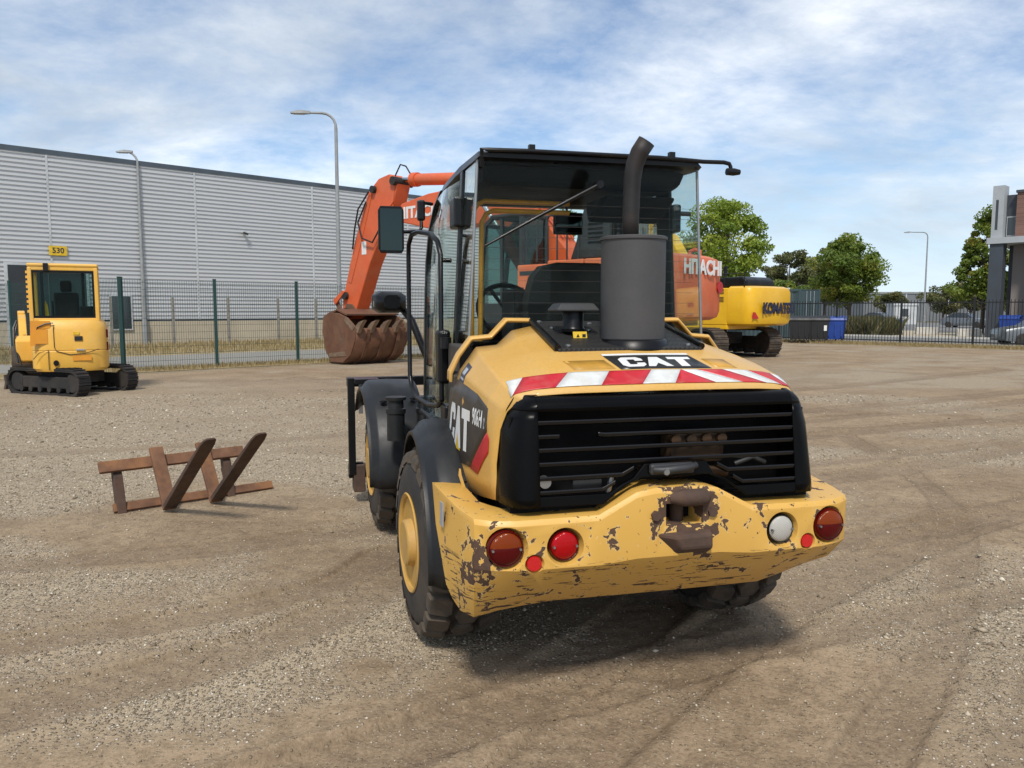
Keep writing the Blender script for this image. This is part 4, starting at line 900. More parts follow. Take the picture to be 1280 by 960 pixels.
for y in (.95, .35, -.25):
    MB().tube([(-1.42, y, 2.82), (-1.42, y, 3.75), (-1.42, y - .08, 3.83), (-1.42, y - .24, 3.83), (-1.42, y - .32, 3.75), (-1.42, y - .32, 2.82)], .022, 6).build('hand_rail', 'dark_grey', hi, smooth=40)
# operator cab
cabp = [(1.10, 1.46), (2.42, 1.46), (2.50, 2.1), (2.30, 3.75), (2.05, 3.93), (1.12, 3.93)]
def frame_cab(parent, P, x0, x1, mat, glassm, bar=0.09, split=None):
    k = len(P); fr = MB()
    for x in (x0, x1):
        s_ = 1 if x == x0 else -1
        for i in range(k):
            a, b = P[i], P[(i + 1) % k]; fr.tube([(x + s_ * bar / 2, *a), (x + s_ * bar / 2, *b)], bar * 0.62, 4)
        if split is not None: fr.tube([(x + s_ * bar / 2, split, P[0][1]), (x + s_ * bar / 2, split, P[-1][1])], bar * .55, 4)
    for i in range(k): fr.tube([(x0, *P[i]), (x1, *P[i])], bar * 0.6, 4)
    o = fr.build('cab_frame', mat, parent)
    MB().prism(P[:], x0 + .03, x0 + .036, 'yz').build('side_window', glassm, parent); MB().prism(P[:], x1 - .036, x1 - .03, 'yz').build('side_window', glassm, parent)
    a, b = P[-1], P[0]; MB().add([(x0 + .05, a[0] + .01, a[1]), (x1 - .05, a[0] + .01, a[1]), (x1 - .05, b[0] + .01, b[1]), (x0 + .05, b[0] + .01, b[1])], [(0, 1, 2, 3)]).build('rear_window', glassm, parent, solid=.006)
    a, b = P[2], P[3]; MB().add([(x0 + .05, a[0], a[1]), (x1 - .05, a[0], a[1]), (x1 - .05, b[0], b[1]), (x0 + .05, b[0], b[1])], [(0, 1, 2, 3)]).build('windscreen', glassm, parent, solid=.006)
    return o
cab = empty('cab', (0, 0, 0), 0, hi); frame_cab(cab, cabp, -1.45, -.45, 'dark_grey', 'dark_glass', .1, 1.75)
MB().bx((-1.47, 1.05, 3.90), (-.43, 2.1, 3.99)).build('cab_roof', 'dark_grey', cab, bevel=.03)
MB().prism([(1.25, 1.9), (1.5, 1.85), (1.75, 1.85), (1.78, 2.0), (1.48, 2.05), (1.35, 2.9), (1.22, 2.85)], -1.2, -.7, 'yz').build('seat', 'seat_fabric', cab, bevel=.05)
MB().bx((-1.43, 1.12, 1.46), (-.47, 2.42, 1.85)).build('cab_floor', 'dark_grey', cab)
# boom, arm and bucket
bo = box_beam('boom', [(0.2, 2.3), (.6, 3.15), (2.05, 4.70), (3.5, 5.06), (5.6, 4.98), (6.75, 4.80), (7.02, 4.52), (6.9, 4.28), (6.4, 4.18), (5.5, 3.98), (3.1, 3.98), (2.0, 3.45), (.95, 2.25)], .34, 'orange_paint', hi, .03)
text_mesh('lettering', 'HITACHI', 0.46, 'decal_white', bo, (-.342, 5.95, 4.50), (0, -1, 0), (0, 0, 1), 1.05, 0.014, 0.012)
for x in (-.2, -.07, .07, .2):
    MB().tube([(x, .8, 3.45), (x, 2.0, 4.74), (x, 3.4, 5.14), (x, 4.6, 5.09)], .028, 6).build('hydraulic_pipe', 'orange_paint', bo, smooth=50)
st = box_beam('arm', [(7.0, 5.48), (7.4, 5.74), (7.9, 5.66), (8.42, 5.30), (8.68, 4.8), (9.15, 3.85), (9.82, 2.08), (9.85, 1.62), (9.5, 1.40), (9.2, 1.58), (8.42, 3.1), (7.78, 4.05), (7.28, 4.7)], .26, 'orange_paint', hi, .03)
MB().prism([(7.1, 5.42), (7.42, 5.62), (7.55, 5.1), (7.45, 4.7), (7.2, 4.9)], -.285, -.261, 'yz').build('arm_gusset', 'orange_paint', st)
MB().prism([(8.2, 5.25), (8.5, 5.0), (8.95, 4.0), (9.5, 2.6), (9.35, 2.55), (8.75, 3.9)], -.278, -.261, 'yz').build('arm_stiffener', 'orange_paint', st)
for y, z, r_ in ((7.12, 5.5, .13), (6.95, 4.48, .17), (9.55, 1.62, .14), (9.62, 2.15, .12), (8.1, 5.35, .11)): MB().cyl((-.38, y, z), (.38, y, z), r_, n=16).build('pivot_pin', 'track_dark', st, smooth=40)
MB().bx((-.269, 8.55, 3.42), (-.264, 8.78, 3.82)).build('notice', 'decal_white', st)
MB().tube([(-.33, 8.45, 5.0), (-.42, 8.75, 4.4), (-.42, 8.55, 3.9), (-.38, 8.1, 3.75), (-.36, 7.8, 4.1), (-.34, 7.5, 4.5)], .028, 6).build('hydraulic_hose', 'hydraulic_hose', st, smooth=50)
MB().tube([(-.33, 8.3, 5.3), (-.44, 8.7, 4.8), (-.40, 8.95, 4.2), (-.34, 9.15, 3.6)], .028, 6).build('hydraulic_hose', 'hydraulic_hose', st, smooth=50)
MB().tube([(-.1, 7.3, 5.7), (-.15, 7.0, 5.98), (-.15, 6.75, 5.9), (-.12, 6.6, 5.68)], .024, 6).build('hydraulic_hose', 'hydraulic_hose', st, smooth=50)
cylinder(hi, (3.45, 5.22), (7.08, 5.56), .17, .075, .86, 'orange_paint')
cylinder(hi, (8.55, 5.15), (9.95, 2.25), .12, .06, .72, 'orange_paint')
for x in (-.6, .6): cylinder(hi, (1.1, 1.9), (3.2, 4.5), .15, .07, .6, 'orange_paint', x)
for x in (-.36, .36):
    MB().prism([(9.55, 2.28), (9.68, 2.32), (10.2, 2.02), (10.08, 1.86)], x - .03, x + .03, 'yz').build('bucket_link', 'orange_paint', hi, bevel=.01)
    MB().prism([(10.06, 2.04), (10.2, 1.98), (9.86, 1.36), (9.72, 1.42)], x * .8 - .03, x * .8 + .03, 'yz').build('bucket_link', 'bucket_steel', hi, bevel=.01)
bk = empty('bucket', (0, 0, 0), 0, hi); hwb = 1.02
prof = [(8.10, 1.14), (8.18, .74), (8.40, .32), (8.80, .07), (9.42, .07), (9.72, .42), (9.85, 1.0), (9.80, 1.48), (9.45, 1.62)]
MB().loft([[(x, y, z) for y, z in prof] for x in (-hwb, hwb)]).build('bucket_shell', 'bucket_steel', bk, smooth=30, solid=.05)
for x in (-hwb, hwb):
    o = MB().prism(prof + [(9.0, 1.60), (8.55, 1.46)], x - .035, x + .035, 'yz').build('side_plate', 'bucket_steel', bk, bevel=.01)
    s2 = -.052 if x < 0 else .036
    MB().prism([(8.14, 1.18), (8.6, 1.50), (8.68, 1.38), (8.26, 1.06)], x + s2, x + s2 + .016, 'yz').build('edge_plate', 'bucket_worn', o); MB().prism([(8.62, .28), (9.5, .22), (9.5, .34), (8.7, .42)], x + s2, x + s2 + .016, 'yz').build('wear_strip', 'bucket_worn', o)
MB().loft([[(x, y, z) for y, z in ((9.45, 1.60), (9.1, 1.70), (8.85, 1.62), (8.6, 1.55))] for x in (-hwb, hwb)]).build('top_plate', 'bucket_steel', bk, solid=.05)
for x in (-.26, .26): MB().prism([(8.95, 1.6), (9.3, 1.88), (9.6, 1.9), (9.82, 1.5)], x - .04, x + .04, 'yz').build('ear', 'bucket_steel', bk, bevel=.01)
for i in range(5):
    x = -hwb + .06 + i * (2 * hwb - .12) / 4; MB().prism([(8.27, 1.00), (8.18, 1.20), (8.0, 1.33), (7.74, 1.40), (7.95, 1.17), (8.07, .98)], x - .07, x + .07, 'yz').build('tooth', 'bucket_worn', bk, bevel=.015)
for i in range(3):
    x = -.6 + i * .6; MB().loft([[(x + d, y, z) for y, z in ((8.06, 1.1), (8.13, .72), (8.36, .27), (8.77, .035))] for d in (-.06, .06)]).build('wear_bar', 'bucket_steel', bk, solid=.035)

# --- the yellow machine further right
KO = (7.4, 29.36, 0); KR = R(40)
ko, kcw, kund = excavator(KO, KR, 'yellow excavator with dark lettering on its tail beside the green container', .92, ('komatsu_yellow',) * 3, R(-15), 2.5, (1.15, 2.52, 2.72, 1.36), None)
text_mesh('lettering', 'KOMATSU', 0.50, 'navy_print', kcw, (0.16, -2.838, 1.74), (1, 0, 0), (0, 0, 1), 0.86, 0.028, 0.012)
MB().add([(-1.24, -2.700, 1.40), (-0.98, -2.775, 1.40), (-1.14, -2.735, 1.62), (-1.24, -2.705, 1.62)], [(0, 1, 2, 3)]).build('red_mark', 'decal_red', kcw, solid=.01)
MB().tube([(.2, -2.5, 2.5), (.28, -2.45, 2.6), (.38, -2.5, 2.5)], .03, 6).build('lifting_eye', 'black_metal', kcw)
MB().bx((-1.34, -1.75, 1.02), (1.34, 2.2, 1.17)).build('deck', 'komatsu_yellow', ko, bevel=.02)
for a, b in ((-1.75, -.72), (-.71, .35), (.36, 1.1)):
    for s_ in (-1, 1):
        o = MB().bx((s_ * 1.35, a + .01, 1.17), (s_ * .7, b - .01, 2.46)).build('side_door', 'komatsu_yellow', ko, bevel=.03)
        if a < -1:
            for z in (1.98, 2.26):
                for q in range(4): MB().bx((s_ * 1.362, a + .15, z + q * .05), (s_ * 1.351, a + .75, z + .022 + q * .05)).build('vent_slot', 'engine_brown', o)
            MB().bx((s_ * 1.358, a + .42, 1.62), (s_ * 1.351, a + .8, 1.88)).build('notice', 'decal_black', o)
MB().bx((-.69, -1.75, 1.17), (.69, 1.0, 2.45)).build('engine_bay', 'komatsu_yellow', ko)
MB().prism([(-2.1, 2.50), (.2, 2.47), (.2, 2.70), (-.3, 2.82), (-1.9, 2.88), (-2.1, 2.74)], -.75, 1.05, 'yz').build('engine_hood', 'black_plastic', ko, bevel=.08, seg=3)
MB().cyl((-.7, -1.2, 2.9), (-.7, -1.2, 3.25), .07, n=10).build('exhaust', 'black_metal', ko, smooth=40)
for y in (-1.55, -.7, .1):
    MB().tube([(-1.25, y, 2.46), (-1.25, y, 2.95), (-1.25, y - .8, 2.95), (-1.25, y - .8, 2.46)], .02, 6).build('guard_rail', 'black_metal', ko, smooth=40)
kc = empty('cab', (0, 0, 0), 0, ko); frame_cab(kc, [(1.0, 1.17), (2.1, 1.17), (2.2, 1.7), (2.0, 2.85), (1.8, 3.0), (1.0, 3.0)], -1.35, -.4, 'komatsu_yellow', 'dark_glass', .09, 1.5)
box_beam('boom', [(.2, 2.0), (.5, 2.8), (1.7, 4.6), (2.9, 5.25), (4.6, 5.05), (5.6, 4.7), (5.55, 4.3), (4.5, 4.35), (3.0, 4.35), (1.9, 3.6), (.9, 1.95)], .3, 'komatsu_yellow', ko, .03)
box_beam('arm', [(5.2, 5.5), (5.6, 5.55), (6.0, 4.6), (6.3, 2.2), (6.0, 2.0), (5.3, 4.2)], .26, 'komatsu_yellow', ko, .03)
cylinder(ko, (2.9, 5.5), (5.3, 5.45), .12, .06, .75, 'komatsu_yellow')
MB().loft([[(x, y, z) for y, z in ((5.3, 1.6), (5.4, 1.0), (5.9, .55), (6.4, .7), (6.6, 1.3), (6.4, 1.9))] for x in (-.6, .6)]).build('bucket', 'bucket_steel', ko, smooth=30, solid=.05)

# ---------------------------------------------------------------- mini excavator
mn = empty('mini_excavator', (-9.13, 16.1, 0), R(27)); mn.scale = (.88, .95, 1.01); tag(mn, 'yellow mini excavator with glazed cab parked by the green fence', 'mini excavator')
mu = empty('undercarriage', (0, 0, 0), R(42), mn)
for e in (-1, 1): track(mu, e * .66, 2.25, .50, .31, .085, 'track_dark', 'track_dark', .02)
MB().bx((-.47, -.45, .2), (.47, .45, .42)).cyl((0, 0, .4), (0, 0, .52), .38, n=20).build('car_body', 'track_dark', mu)
MB().prism([(1.25, .06), (1.32, .06), (1.27, .2), (1.30, .36), (1.25, .36), (1.2, .2)], -.78, .78, 'yz').build('dozer_blade', 'track_steel', mu, bevel=.01)
for x in (-.36, .36): MB().bx((x - .05, .4, .2), (x + .05, 1.22, .3)).build('blade_arm', 'track_steel', mu)
# slewing body: rounded tail
def mring(z, sx, y0): 
    pts = []
    for i in range(17):
        t = math.pi * i / 16; c, s_ = math.cos(t), math.sin(t); ex = .55
        pts.append((.77 * sx * math.copysign(abs(c) ** ex, c), y0 - .62 * (abs(s_) ** ex)))
    return [(x, y, z) for x, y in pts] + [(-.77 * sx, .55, z), (.77 * sx, .55, z)]
mb = MB(); mb.loft([mring(.47, .92, -.22), mring(.53, 1, -.24), mring(.86, 1.0, -.25), mring(.875, .985, -.24), mring(.89, 1.0, -.25), mring(1.28, .99, -.25), mring(1.42, .94, -.20), mring(1.48, .86, -.15)], True, True)
mb.build('body', 'mini_yellow', mn, smooth=30)
MB().prism([(-.74, 1.46), (-.76, .98), (-.66, .98), (-.62, 1.30), (-.36, 1.32), (-.36, 1.46)], -.845, -.80, 'xz').build('side_cover', 'mini_faded', mn)
MB().bx((-.67, -.858, 1.02), (-.42, -.84, 1.30)).build('faded_panel', 'mini_faded', mn)
MB().tube([(-.30, -.872, 1.38), (-.30, -.877, .95), (-.26, -.878, .87), (.0, -.880, .80), (.3, -.878, .82), (.58, -.872, .90)], .008, 5).build('panel_gap', 'decal_black', mn)
MB().tube([(-.42, -.866, .50), (-.42, -.874, .90), (-.60, -.866, .84), (-.72, -.80, .72)], .008, 5).build('panel_gap', 'decal_black', mn)
MB().tube([(-.70, -.80, 1.12), (-.6, -.862, 1.34), (-.44, -.868, 1.41), (-.3, -.868, 1.42)], .012, 5).build('panel_gap', 'decal_black', mn)
MB().cyl((-.28, -.89, .64), (-.28, -.86, .64), .055, n=16).build('exhaust_hole', 'interior_dark', mn)
MB().bx((.10, -.884, 1.07), (.26, -.872, 1.16)).build('notice', 'decal_black', mn); MB().bx((.08, -.884, 1.19), (.2, -.872, 1.24)).build('warning_label', 'decal_yellow', mn)
MB().bx((.05, -.884, .68), (.42, -.878, .78)).build('faded_lettering', 'mini_faded', mn); MB().bx((.12, -.90, .87), (.3, -.875, .91)).build('handle', 'chrome', mn, bevel=.01)
for x, z in ((.745, .95), (.75, 1.2)): MB().box((x, -.55, z), (.05, .12, .16)).build('side_lamp', 'lens_red_dark', mn)
# cab
mc = empty('cab', (0, 0, 0), 0, mn)
cp = [(-.62, 1.47), (.62, 1.35), (.7, 1.7), (.52, 2.42), (.3, 2.50), (-.58, 2.50)]
fr = MB(); x0, x1 = -.72, .58; bar = .055
for (x, y) in ((x0, -.61), (x1, -.61), (x0, .60), (x1, .60)): fr.bx((x - .04, y - .04, 1.40), (x + .04, y + .04, 2.5))
fr.bx((x0 - .03, -.64, 1.40), (x1 + .03, -.585, 1.515)); fr.bx((x0 - .03, -.64, 2.44), (x1 + .03, -.585, 2.53)); fr.bx((x0 - .03, .57, 2.44), (x1 + .03, .63, 2.52))
for x in (x0, x1): fr.bx((x - .03, -.6, 2.44), (x + .03, .6, 2.52)); fr.bx((x - .03, -.6, 1.3), (x + .03, .6, 1.45))
fr.build('cab_frame', 'mini_yellow', mc, bevel=.015)
MB().bx((x0 - .05, -.66, 2.51), (x1 + .05, .66, 2.58)).build('cab_roof', 'mini_yellow', mc, bevel=.03)
MB().bx((x0 + .04, -.632, 1.515), (x1 - .04, -.626, 2.44)).build('rear_window', 'mini_glass', mc)
fr = MB()
for a, b in (((x0 + .04, 1.515), (x0 + .075, 2.44)), ((x1 - .085, 1.515), (x1 - .04, 2.44)), ((x0 + .075, 1.515), (x1 - .085, 1.56)), ((x0 + .075, 2.395), (x1 - .085, 2.44))): fr.bx((a[0], -.638, a[1]), (b[0], -.633, b[1]))
fr.build('window_rubber', 'black_plastic', mc)
MB().bx((.28, -.56, 1.75), (.34, -.5, 2.40)).build('inner_post', 'interior_dark', mc); MB().prism([(-.52, 1.52), (-.40, 1.52), (-.43, 1.78), (-.47, 1.86)], -.30, -.28, 'xz').build('jacket', 'decal_yellow', mc)
MB().bx((x0 + .20, -.625, 1.515), (x0 + .26, -.59, 2.44)).build('window_post', 'black_metal', mc)
for x in (x0, x1): MB().bx((x - .004, -.57, 1.45), (x + .004, .57, 2.44)).build('side_window', 'mini_glass', mc)
MB().bx((x0 + .04, .60, 1.3), (x1 - .04, .606, 2.44)).build('windscreen', 'mini_glass', mc)
MB().prism([(-.15, 1.45), (.1, 1.45), (.1, 1.55), (-.05, 1.6), (-.12, 2.02), (-.22, 2.02)], -.30, .20, 'yz').build('seat', 'seat_fabric', mc, bevel=.04)
MB().bx((-.17, -.2, 2.03), (.07, -.1, 2.26)).build('headrest', 'seat_fabric', mc, bevel=.04)
MB().bx((.22, -.3, 1.45), (.5, .3, 1.75)).build('console', 'interior_dark', mc, bevel=.03)
MB().tube([(-.35, .3, 1.3), (-.36, .25, 1.75), (-.36, .22, 1.85)], .02, 6).build('control_lever', 'interior_dark', mc)
MB().box((-.40, -.675, 2.5), (.1, .05, .16)).build('work_lamp', 'black_metal', mc, bevel=.01)
# louvred strip, boom folded at the front left
for i in range(9): MB().bx((-.80, -.58, 1.62 + i * .095), (-.755, -.5, 1.67 + i * .095)).build('louvre', 'mini_yellow', mc)
bm_ = empty('boom', (-.16, -.1, 0), R(6), mn)
MB().prism([(.55, .62), (1.0, .55), (1.1, .95), (.8, 1.15), (.55, 1.05)], -.95, -.55, 'yz').build('swing_bracket', 'mini_yellow', bm_, bevel=.03)
MB().prism([(.72, .85), (.98, .75), (1.5, 1.25), (2.2, 1.42), (2.15, 1.6), (1.4, 1.5)], -.86, -.70, 'yz').build('boom_beam', 'mini_yellow', bm_, bevel=.02)
MB().prism([(2.0, 1.62), (2.2, 1.66), (2.3, .6), (2.15, .55)], -.87, -.71, 'yz').build('arm', 'mini_yellow', bm_, bevel=.02)
MB().tube([(-.92, .5, .6), (-.98, .62, 1.0), (-.97, .75, 1.3), (-.9, .85, 1.45)], .025, 6).build('hydraulic_hose', 'hydraulic_hose', bm_, smooth=50)
MB().tube([(-.86, .5, .55), (-.94, .6, .9), (-.96, .7, 1.15), (-.9, .82, 1.38)], .025, 6).build('hydraulic_hose', 'hydraulic_hose', bm_, smooth=50)
MB().cyl((-.80, .95, .85), (-.80, 1.6, 1.2), .05, n=10).build('hydraulic_cylinder', 'mini_yellow', bm_, smooth=40)
MB().loft([[(x, y, z) for y, z in ((1.75, .9), (1.7, .4), (1.95, .12), (2.3, .25), (2.35, .7))] for x in (-1.05, -.53)]).build('bucket', 'track_steel', bm_, smooth=30, solid=.02)

# ---------------------------------------------------------------- rusty pallet fork frame lying on the ground
fk = empty('fork_frame', (-2.80, 6.62, 0), math.atan2(.654, .757)); tag(fk, 'rusty pallet fork frame tipped back on the gravel', 'fork frame')
T = Matrix.Rotation(R(35), 4, 'X').inverted()     # local -y towards the camera side, frame leans back
def fb(name, a, b, mat, bev=.006, mtx=None): 
    mb = MB(); mb.bx(a, b, mtx or T0); return mb.build(name, mat, fk, bevel=bev)
T0 = Matrix.Translation((0, -.10, .03)) @ Matrix.Rotation(R(-35), 4, 'X')
fb('upper_rail', (-.66, .02, .40), (.56, .06, .50), 'rust')
fb('lower_rail', (-.58, .165, .095), (.80, .20, .17), 'rust')
for x in (-.52, .40):
    MB().prism([(.065, .47), (.065, .36), (.165, .07), (.24, .05), (.24, .13), (.115, .47)], x - .035, x + .035, 'yz', T0).build('side_plate', 'rust_dark', fk, bevel=.006)
    MB().prism([(.09, .40), (.19, .36), (.20, .22), (.14, .18), (.12, .26), (.15, .32), (.09, .33)], x - .03, x + .03, 'yz', T0).build('hook', 'rust_dark', fk, bevel=.008)
for x in (-.20, .19):
    f = empty('fork', (0, 0, 0), 0, fk)
    MB().bx((x - .055, -.022, -.02), (x + .055, .018, .56), T0).build('shank', 'rust', f, bevel=.006)
    mb = MB(); mb.loft([[T0 @ Vector(q) for q in ((x - w_, y, -.02), (x + w_, y, -.02), (x + w_, y, -.02 + t), (x - w_, y, -.02 + t))] for y, w_, t in ((-.023, .055, .042), (-.85, .055, .034), (-1.16, .055, .022), (-1.23, .045, .018), (-1.255, .028, .016))], True, True)
    mb.build('blade', 'rust_dark', f, bevel=.005)
# ---------------------------------------------------------------- the wheel loader
ld = empty('wheel_loader', (0.395, 4.09, 0), R(14)); tag(ld, 'yellow compact wheel loader seen from behind with chipped bumper and black cab', 'wheel loader')
ART = R(2.8)
FM = Matrix.Translation((0, 1.085, 0)) @ Matrix.Rotation(ART, 4, 'Z') @ Matrix.Translation((0, -1.085, 0))   # front frame steered slightly left

# --- counterweight bumper
top = [(0, -1.09, .978), (.10, -1.09, .978), (.175, -1.09, .966), (.33, -1.088, .884), (.5, -1.085, .882), (.66, -1.08, .880), (.750, -1.066, .882), (.815, -1.03, .886), (.848, -.90, .892), (.872, -.70, .902), (.894, -.48, .912)]
mid = [(x * 1.0, y - (.02 if x < .75 else .006), .705 if x < .2 else .69) for x, y, z in top]; mid[-1] = (.900, -.62, .76); mid[-2] = (.882, -.76, .71)
upm = [(x, y - .012, z - .02) for x, y, z in top]
bot = [(x * .95, y + .17, .490) for x, y, z in top]; bot[-1] = (.885, -.79, .555); bot[-2] = (.868, -.84, .510); bot[-3] = (.845, -.90, .478); bot[-4] = (.80, -.95, .465); bot[-5] = (.70, -.93, .475); bot[-6] = (.60, -.92, .482)
inn = [(x * .90, y + .16, z + .004 if z < .9 else z) for x, y, z in top]; inn[-1] = (.76, -.46, .900); inn[-2] = (.75, -.62, .894); inn[-3] = (.735, -.74, .878); inn[-4] = (.70, -.83, .88)
inn2 = [(x, y + .02, .60) for x, y, z in inn]; bot2 = [(x * .93, min(y + .25, -.5), .52 if x < .83 else .60) for x, y, z in bot]; bot2[-1] = (.80, -.52, .64)
def full(h): return [(-x, y, z) for x, y, z in h[:0:-1]] + list(h)
mb = MB(); secs = [full(q) for q in (bot2, bot, mid, upm, top, inn, inn2)]
for q in (0, 1): secs[q] = [(x, y, z + max(0, x - .50) * .42) for x, y, z in secs[q]]     # right end bent up
mb.loft(secs, False, False); k = len(secs[0])
mb.f.append([i * k for i in range(7)][::-1]); mb.mi.append(0); mb.f.append([i * k + k - 1 for i in range(7)]); mb.mi.append(0)
mb.f += [[6 * k + i, 6 * k + i + 1, i + 1, i] for i in range(k - 1)]; mb.mi += [0] * (k - 1)
LAMPS = [(-.702, .776, .067, 'two'), (-.470, .773, .057, 'red'), (.470, .775, .057, 'clear'), (.702, .776, .066, 'two')]
REFL = [(-.592, .712, .030), (.592, .716, .028)]
bump_ = mb.build('counterweight', 'chipped_yellow', ld)
cuts = [MB().lathe([(-1.30, r_ * 1.75), (-1.10, r_ * 1.30), (-1.055, r_ * 1.08)], 28, 'y', (x, 0, z)) for x, z, r_, _ in LAMPS]
cuts += [MB().lathe([(-1.30, r_ * 2.0), (-1.11, r_ * 1.35), (-1.075, r_ * 1.1)], 20, 'y', (x, 0, z)) for x, z, r_ in REFL]
cuts.append(MB().bx((-.055, -1.3, .825), (.105, -.96, .915)))
cos = []
for cu_ in cuts:
    co = cu_.build('cutter', 'black_metal'); co.parent = ld; cos.append(co)
    m = bump_.modifiers.new('cut', 'BOOLEAN'); m.operation = 'DIFFERENCE'; m.object = co; m.solver = 'EXACT'
m = bump_.modifiers.new('bevel', 'BEVEL'); m.width = .009; m.segments = 2; m.limit_method = 'ANGLE'; m.angle_limit = R(25)
bpy.context.view_layer.update()
me = bpy.data.meshes.new_from_object(bump_.evaluated_get(bpy.context.evaluated_depsgraph_get()))
bump_.modifiers.clear(); bump_.data = me; [bpy.data.objects.remove(co) for co in cos]
while len(me.materials) > 1: me.materials.pop()
me.polygons.foreach_set('material_index', [0] * len(me.polygons)); me.polygons.foreach_set('use_smooth', [True] * len(me.polygons)); me.set_sharp_from_angle(angle=R(32))
def dome(r_, y0, bulge, x, z, n=28, half=None):
    prof = [(y0, r_)] + [(y0 - bulge * math.sin(t), r_ * math.cos(t)) for t in [math.pi / 2 * i / 5 for i in range(1, 6)]]
    mb = MB(); mb.lathe(prof, n, 'y', (x, 0, z)); return mb
def split_dome(x, z, r_, y0, bulge, upper):
    mb = dome(r_, y0, bulge, x, z, 36); zc = z + r_ * .12
    bm = bmesh.new(); vs = [bm.verts.new(p) for p in mb.v]
    for f in mb.f:
        try: bm.faces.new([vs[i] for i in dict.fromkeys(f)])
        except Exception: pass
    bmesh.ops.bisect_plane(bm, geom=bm.verts[:] + bm.edges[:] + bm.faces[:], plane_co=(0, 0, zc), plane_no=(0, 0, 1), clear_inner=upper, clear_outer=not upper)
    o = MB(); bm.verts.ensure_lookup_table(); bm.verts.index_update(); o.add([v.co[:] for v in bm.verts], [[v.index for v in f.verts] for f in bm.faces]); bm.free(); return o
for x, z, r_, kind in LAMPS:
    L = empty('tail_lamp' if kind != 'clear' else 'reversing_lamp', (0, 0, 0), 0, ld)
    MB().lathe([(-1.05, r_ * 1.06), (-1.085, r_ * 1.06), (-1.092, r_ * 1.0), (-1.088, r_ * .9), (-1.05, r_ * .9)], 32, 'y', (x, 0, z)).build('bezel', 'black_metal' if kind == 'clear' else 'lens_red_dark', L, smooth=40)
    if kind == 'two':
        split_dome(x, z, r_ * .97, -1.086, .022, True).build('amber_lens', 'lens_amber', L, smooth=40); split_dome(x, z, r_ * .97, -1.086, .022, False).build('red_lens', 'lens_red_dark', L, smooth=40)
    else: dome(r_ * .97, -1.086, .020, x, z).build('lens', 'lens_red' if kind == 'red' else 'lens_clear', L, smooth=40)
    for a in (0, math.pi): MB().cyl((x + r_ * .8 * math.cos(a), -1.095, z), (x + r_ * .8 * math.cos(a), -1.108, z), .005, n=8).build('screw', 'steel', L)
for x, z, r_ in REFL: MB().lathe([(-1.06, r_), (-1.092, r_), (-1.098, r_ * .93), (-1.098, 0)], 24, 'y', (x, 0, z)).build('reflector', 'reflector_red', ld, smooth=40)
# tow hitch
h = empty('tow_hitch', (0, 0, 0), 0, ld)
mb = MB(); mb.loft([[(-.13, -1.09, .80), (.145, -1.09, .805), (.145, -1.09, .70), (-.02, -1.09, .70)], [(-.03, -1.145, .792), (.13, -1.145, .796), (.135, -1.145, .735), (.0, -1.145, .735)]], True, True)
mb.build('lower_jaw', 'rust_dark', h, bevel=.012)
MB().tube([(-.03, -1.09, .935), (.02, -1.115, .938), (.10, -1.115, .938), (.125, -1.09, .935)], [.022, .034, .034, .022], 10).build('upper_lip', 'rust_dark', h, smooth=50)
MB().cyl((.03, -1.02, .79), (.03, -1.02, .96), .028, n=14).build('pin', 'rust_dark', h, smooth=40)
for x in (-.10, .145): MB().cyl((x, -1.06, .872), (x, -1.118, .872), .021, n=6).build('bolt', 'rust_dark', h)
# --- grille
GX = .566
def gy(z): return -1.052 + (z - .95) * .13          # rear face leans forward a little
g = empty('grille', (0, 0, 0), 0, ld)
gp = MB()
def ring_g(z, s):   # outline of the black end panel at one height, from the left side round to the right
    y = gy(z); xs = float(np.interp(z, [.915, .95, 1.2, 1.286, 1.31, 1.343], [.690, .690, .674, .652, .640, .612]))
    half = [(.556, y), (xs - .085, y + .002), (xs - .056, y + .012), (xs - .034, y + .036), (xs - .018, y + .078), (xs - .006, y + .125), (xs, -.872 - max(0, z - 1.2) * .3)]
    return [((-x if s < 0 else x), yy, z) for x, yy in half]
for s in (-1, 1):
    mb = MB(); mb.loft([ring_g(z, s) for z in (.915, .95, 1.05, 1.15, 1.2, 1.25, 1.286)]); mb.build('end_wing', 'gloss_black', g, smooth=50, solid=.004)
def ring_t(z, d):      # full outline of the top band, rolling forward under the hood edge
    half = [(0, gy(z) + d, z), (.3, gy(z) + d, z)] + [(x, min(y + d, -.88), z) for x, y, _ in ring_g(z, 1)]
    return [(-x, y, zz_) for x, y, zz_ in half[:0:-1]] + half
mb = MB(); mb.loft([ring_t(z, d) for z, d in ((1.284, 0), (1.300, 0), (1.316, .004), (1.330, .016), (1.339, .034), (1.343, .060))]); mb.build('top_band', 'gloss_black', g, smooth=50, solid=.004)
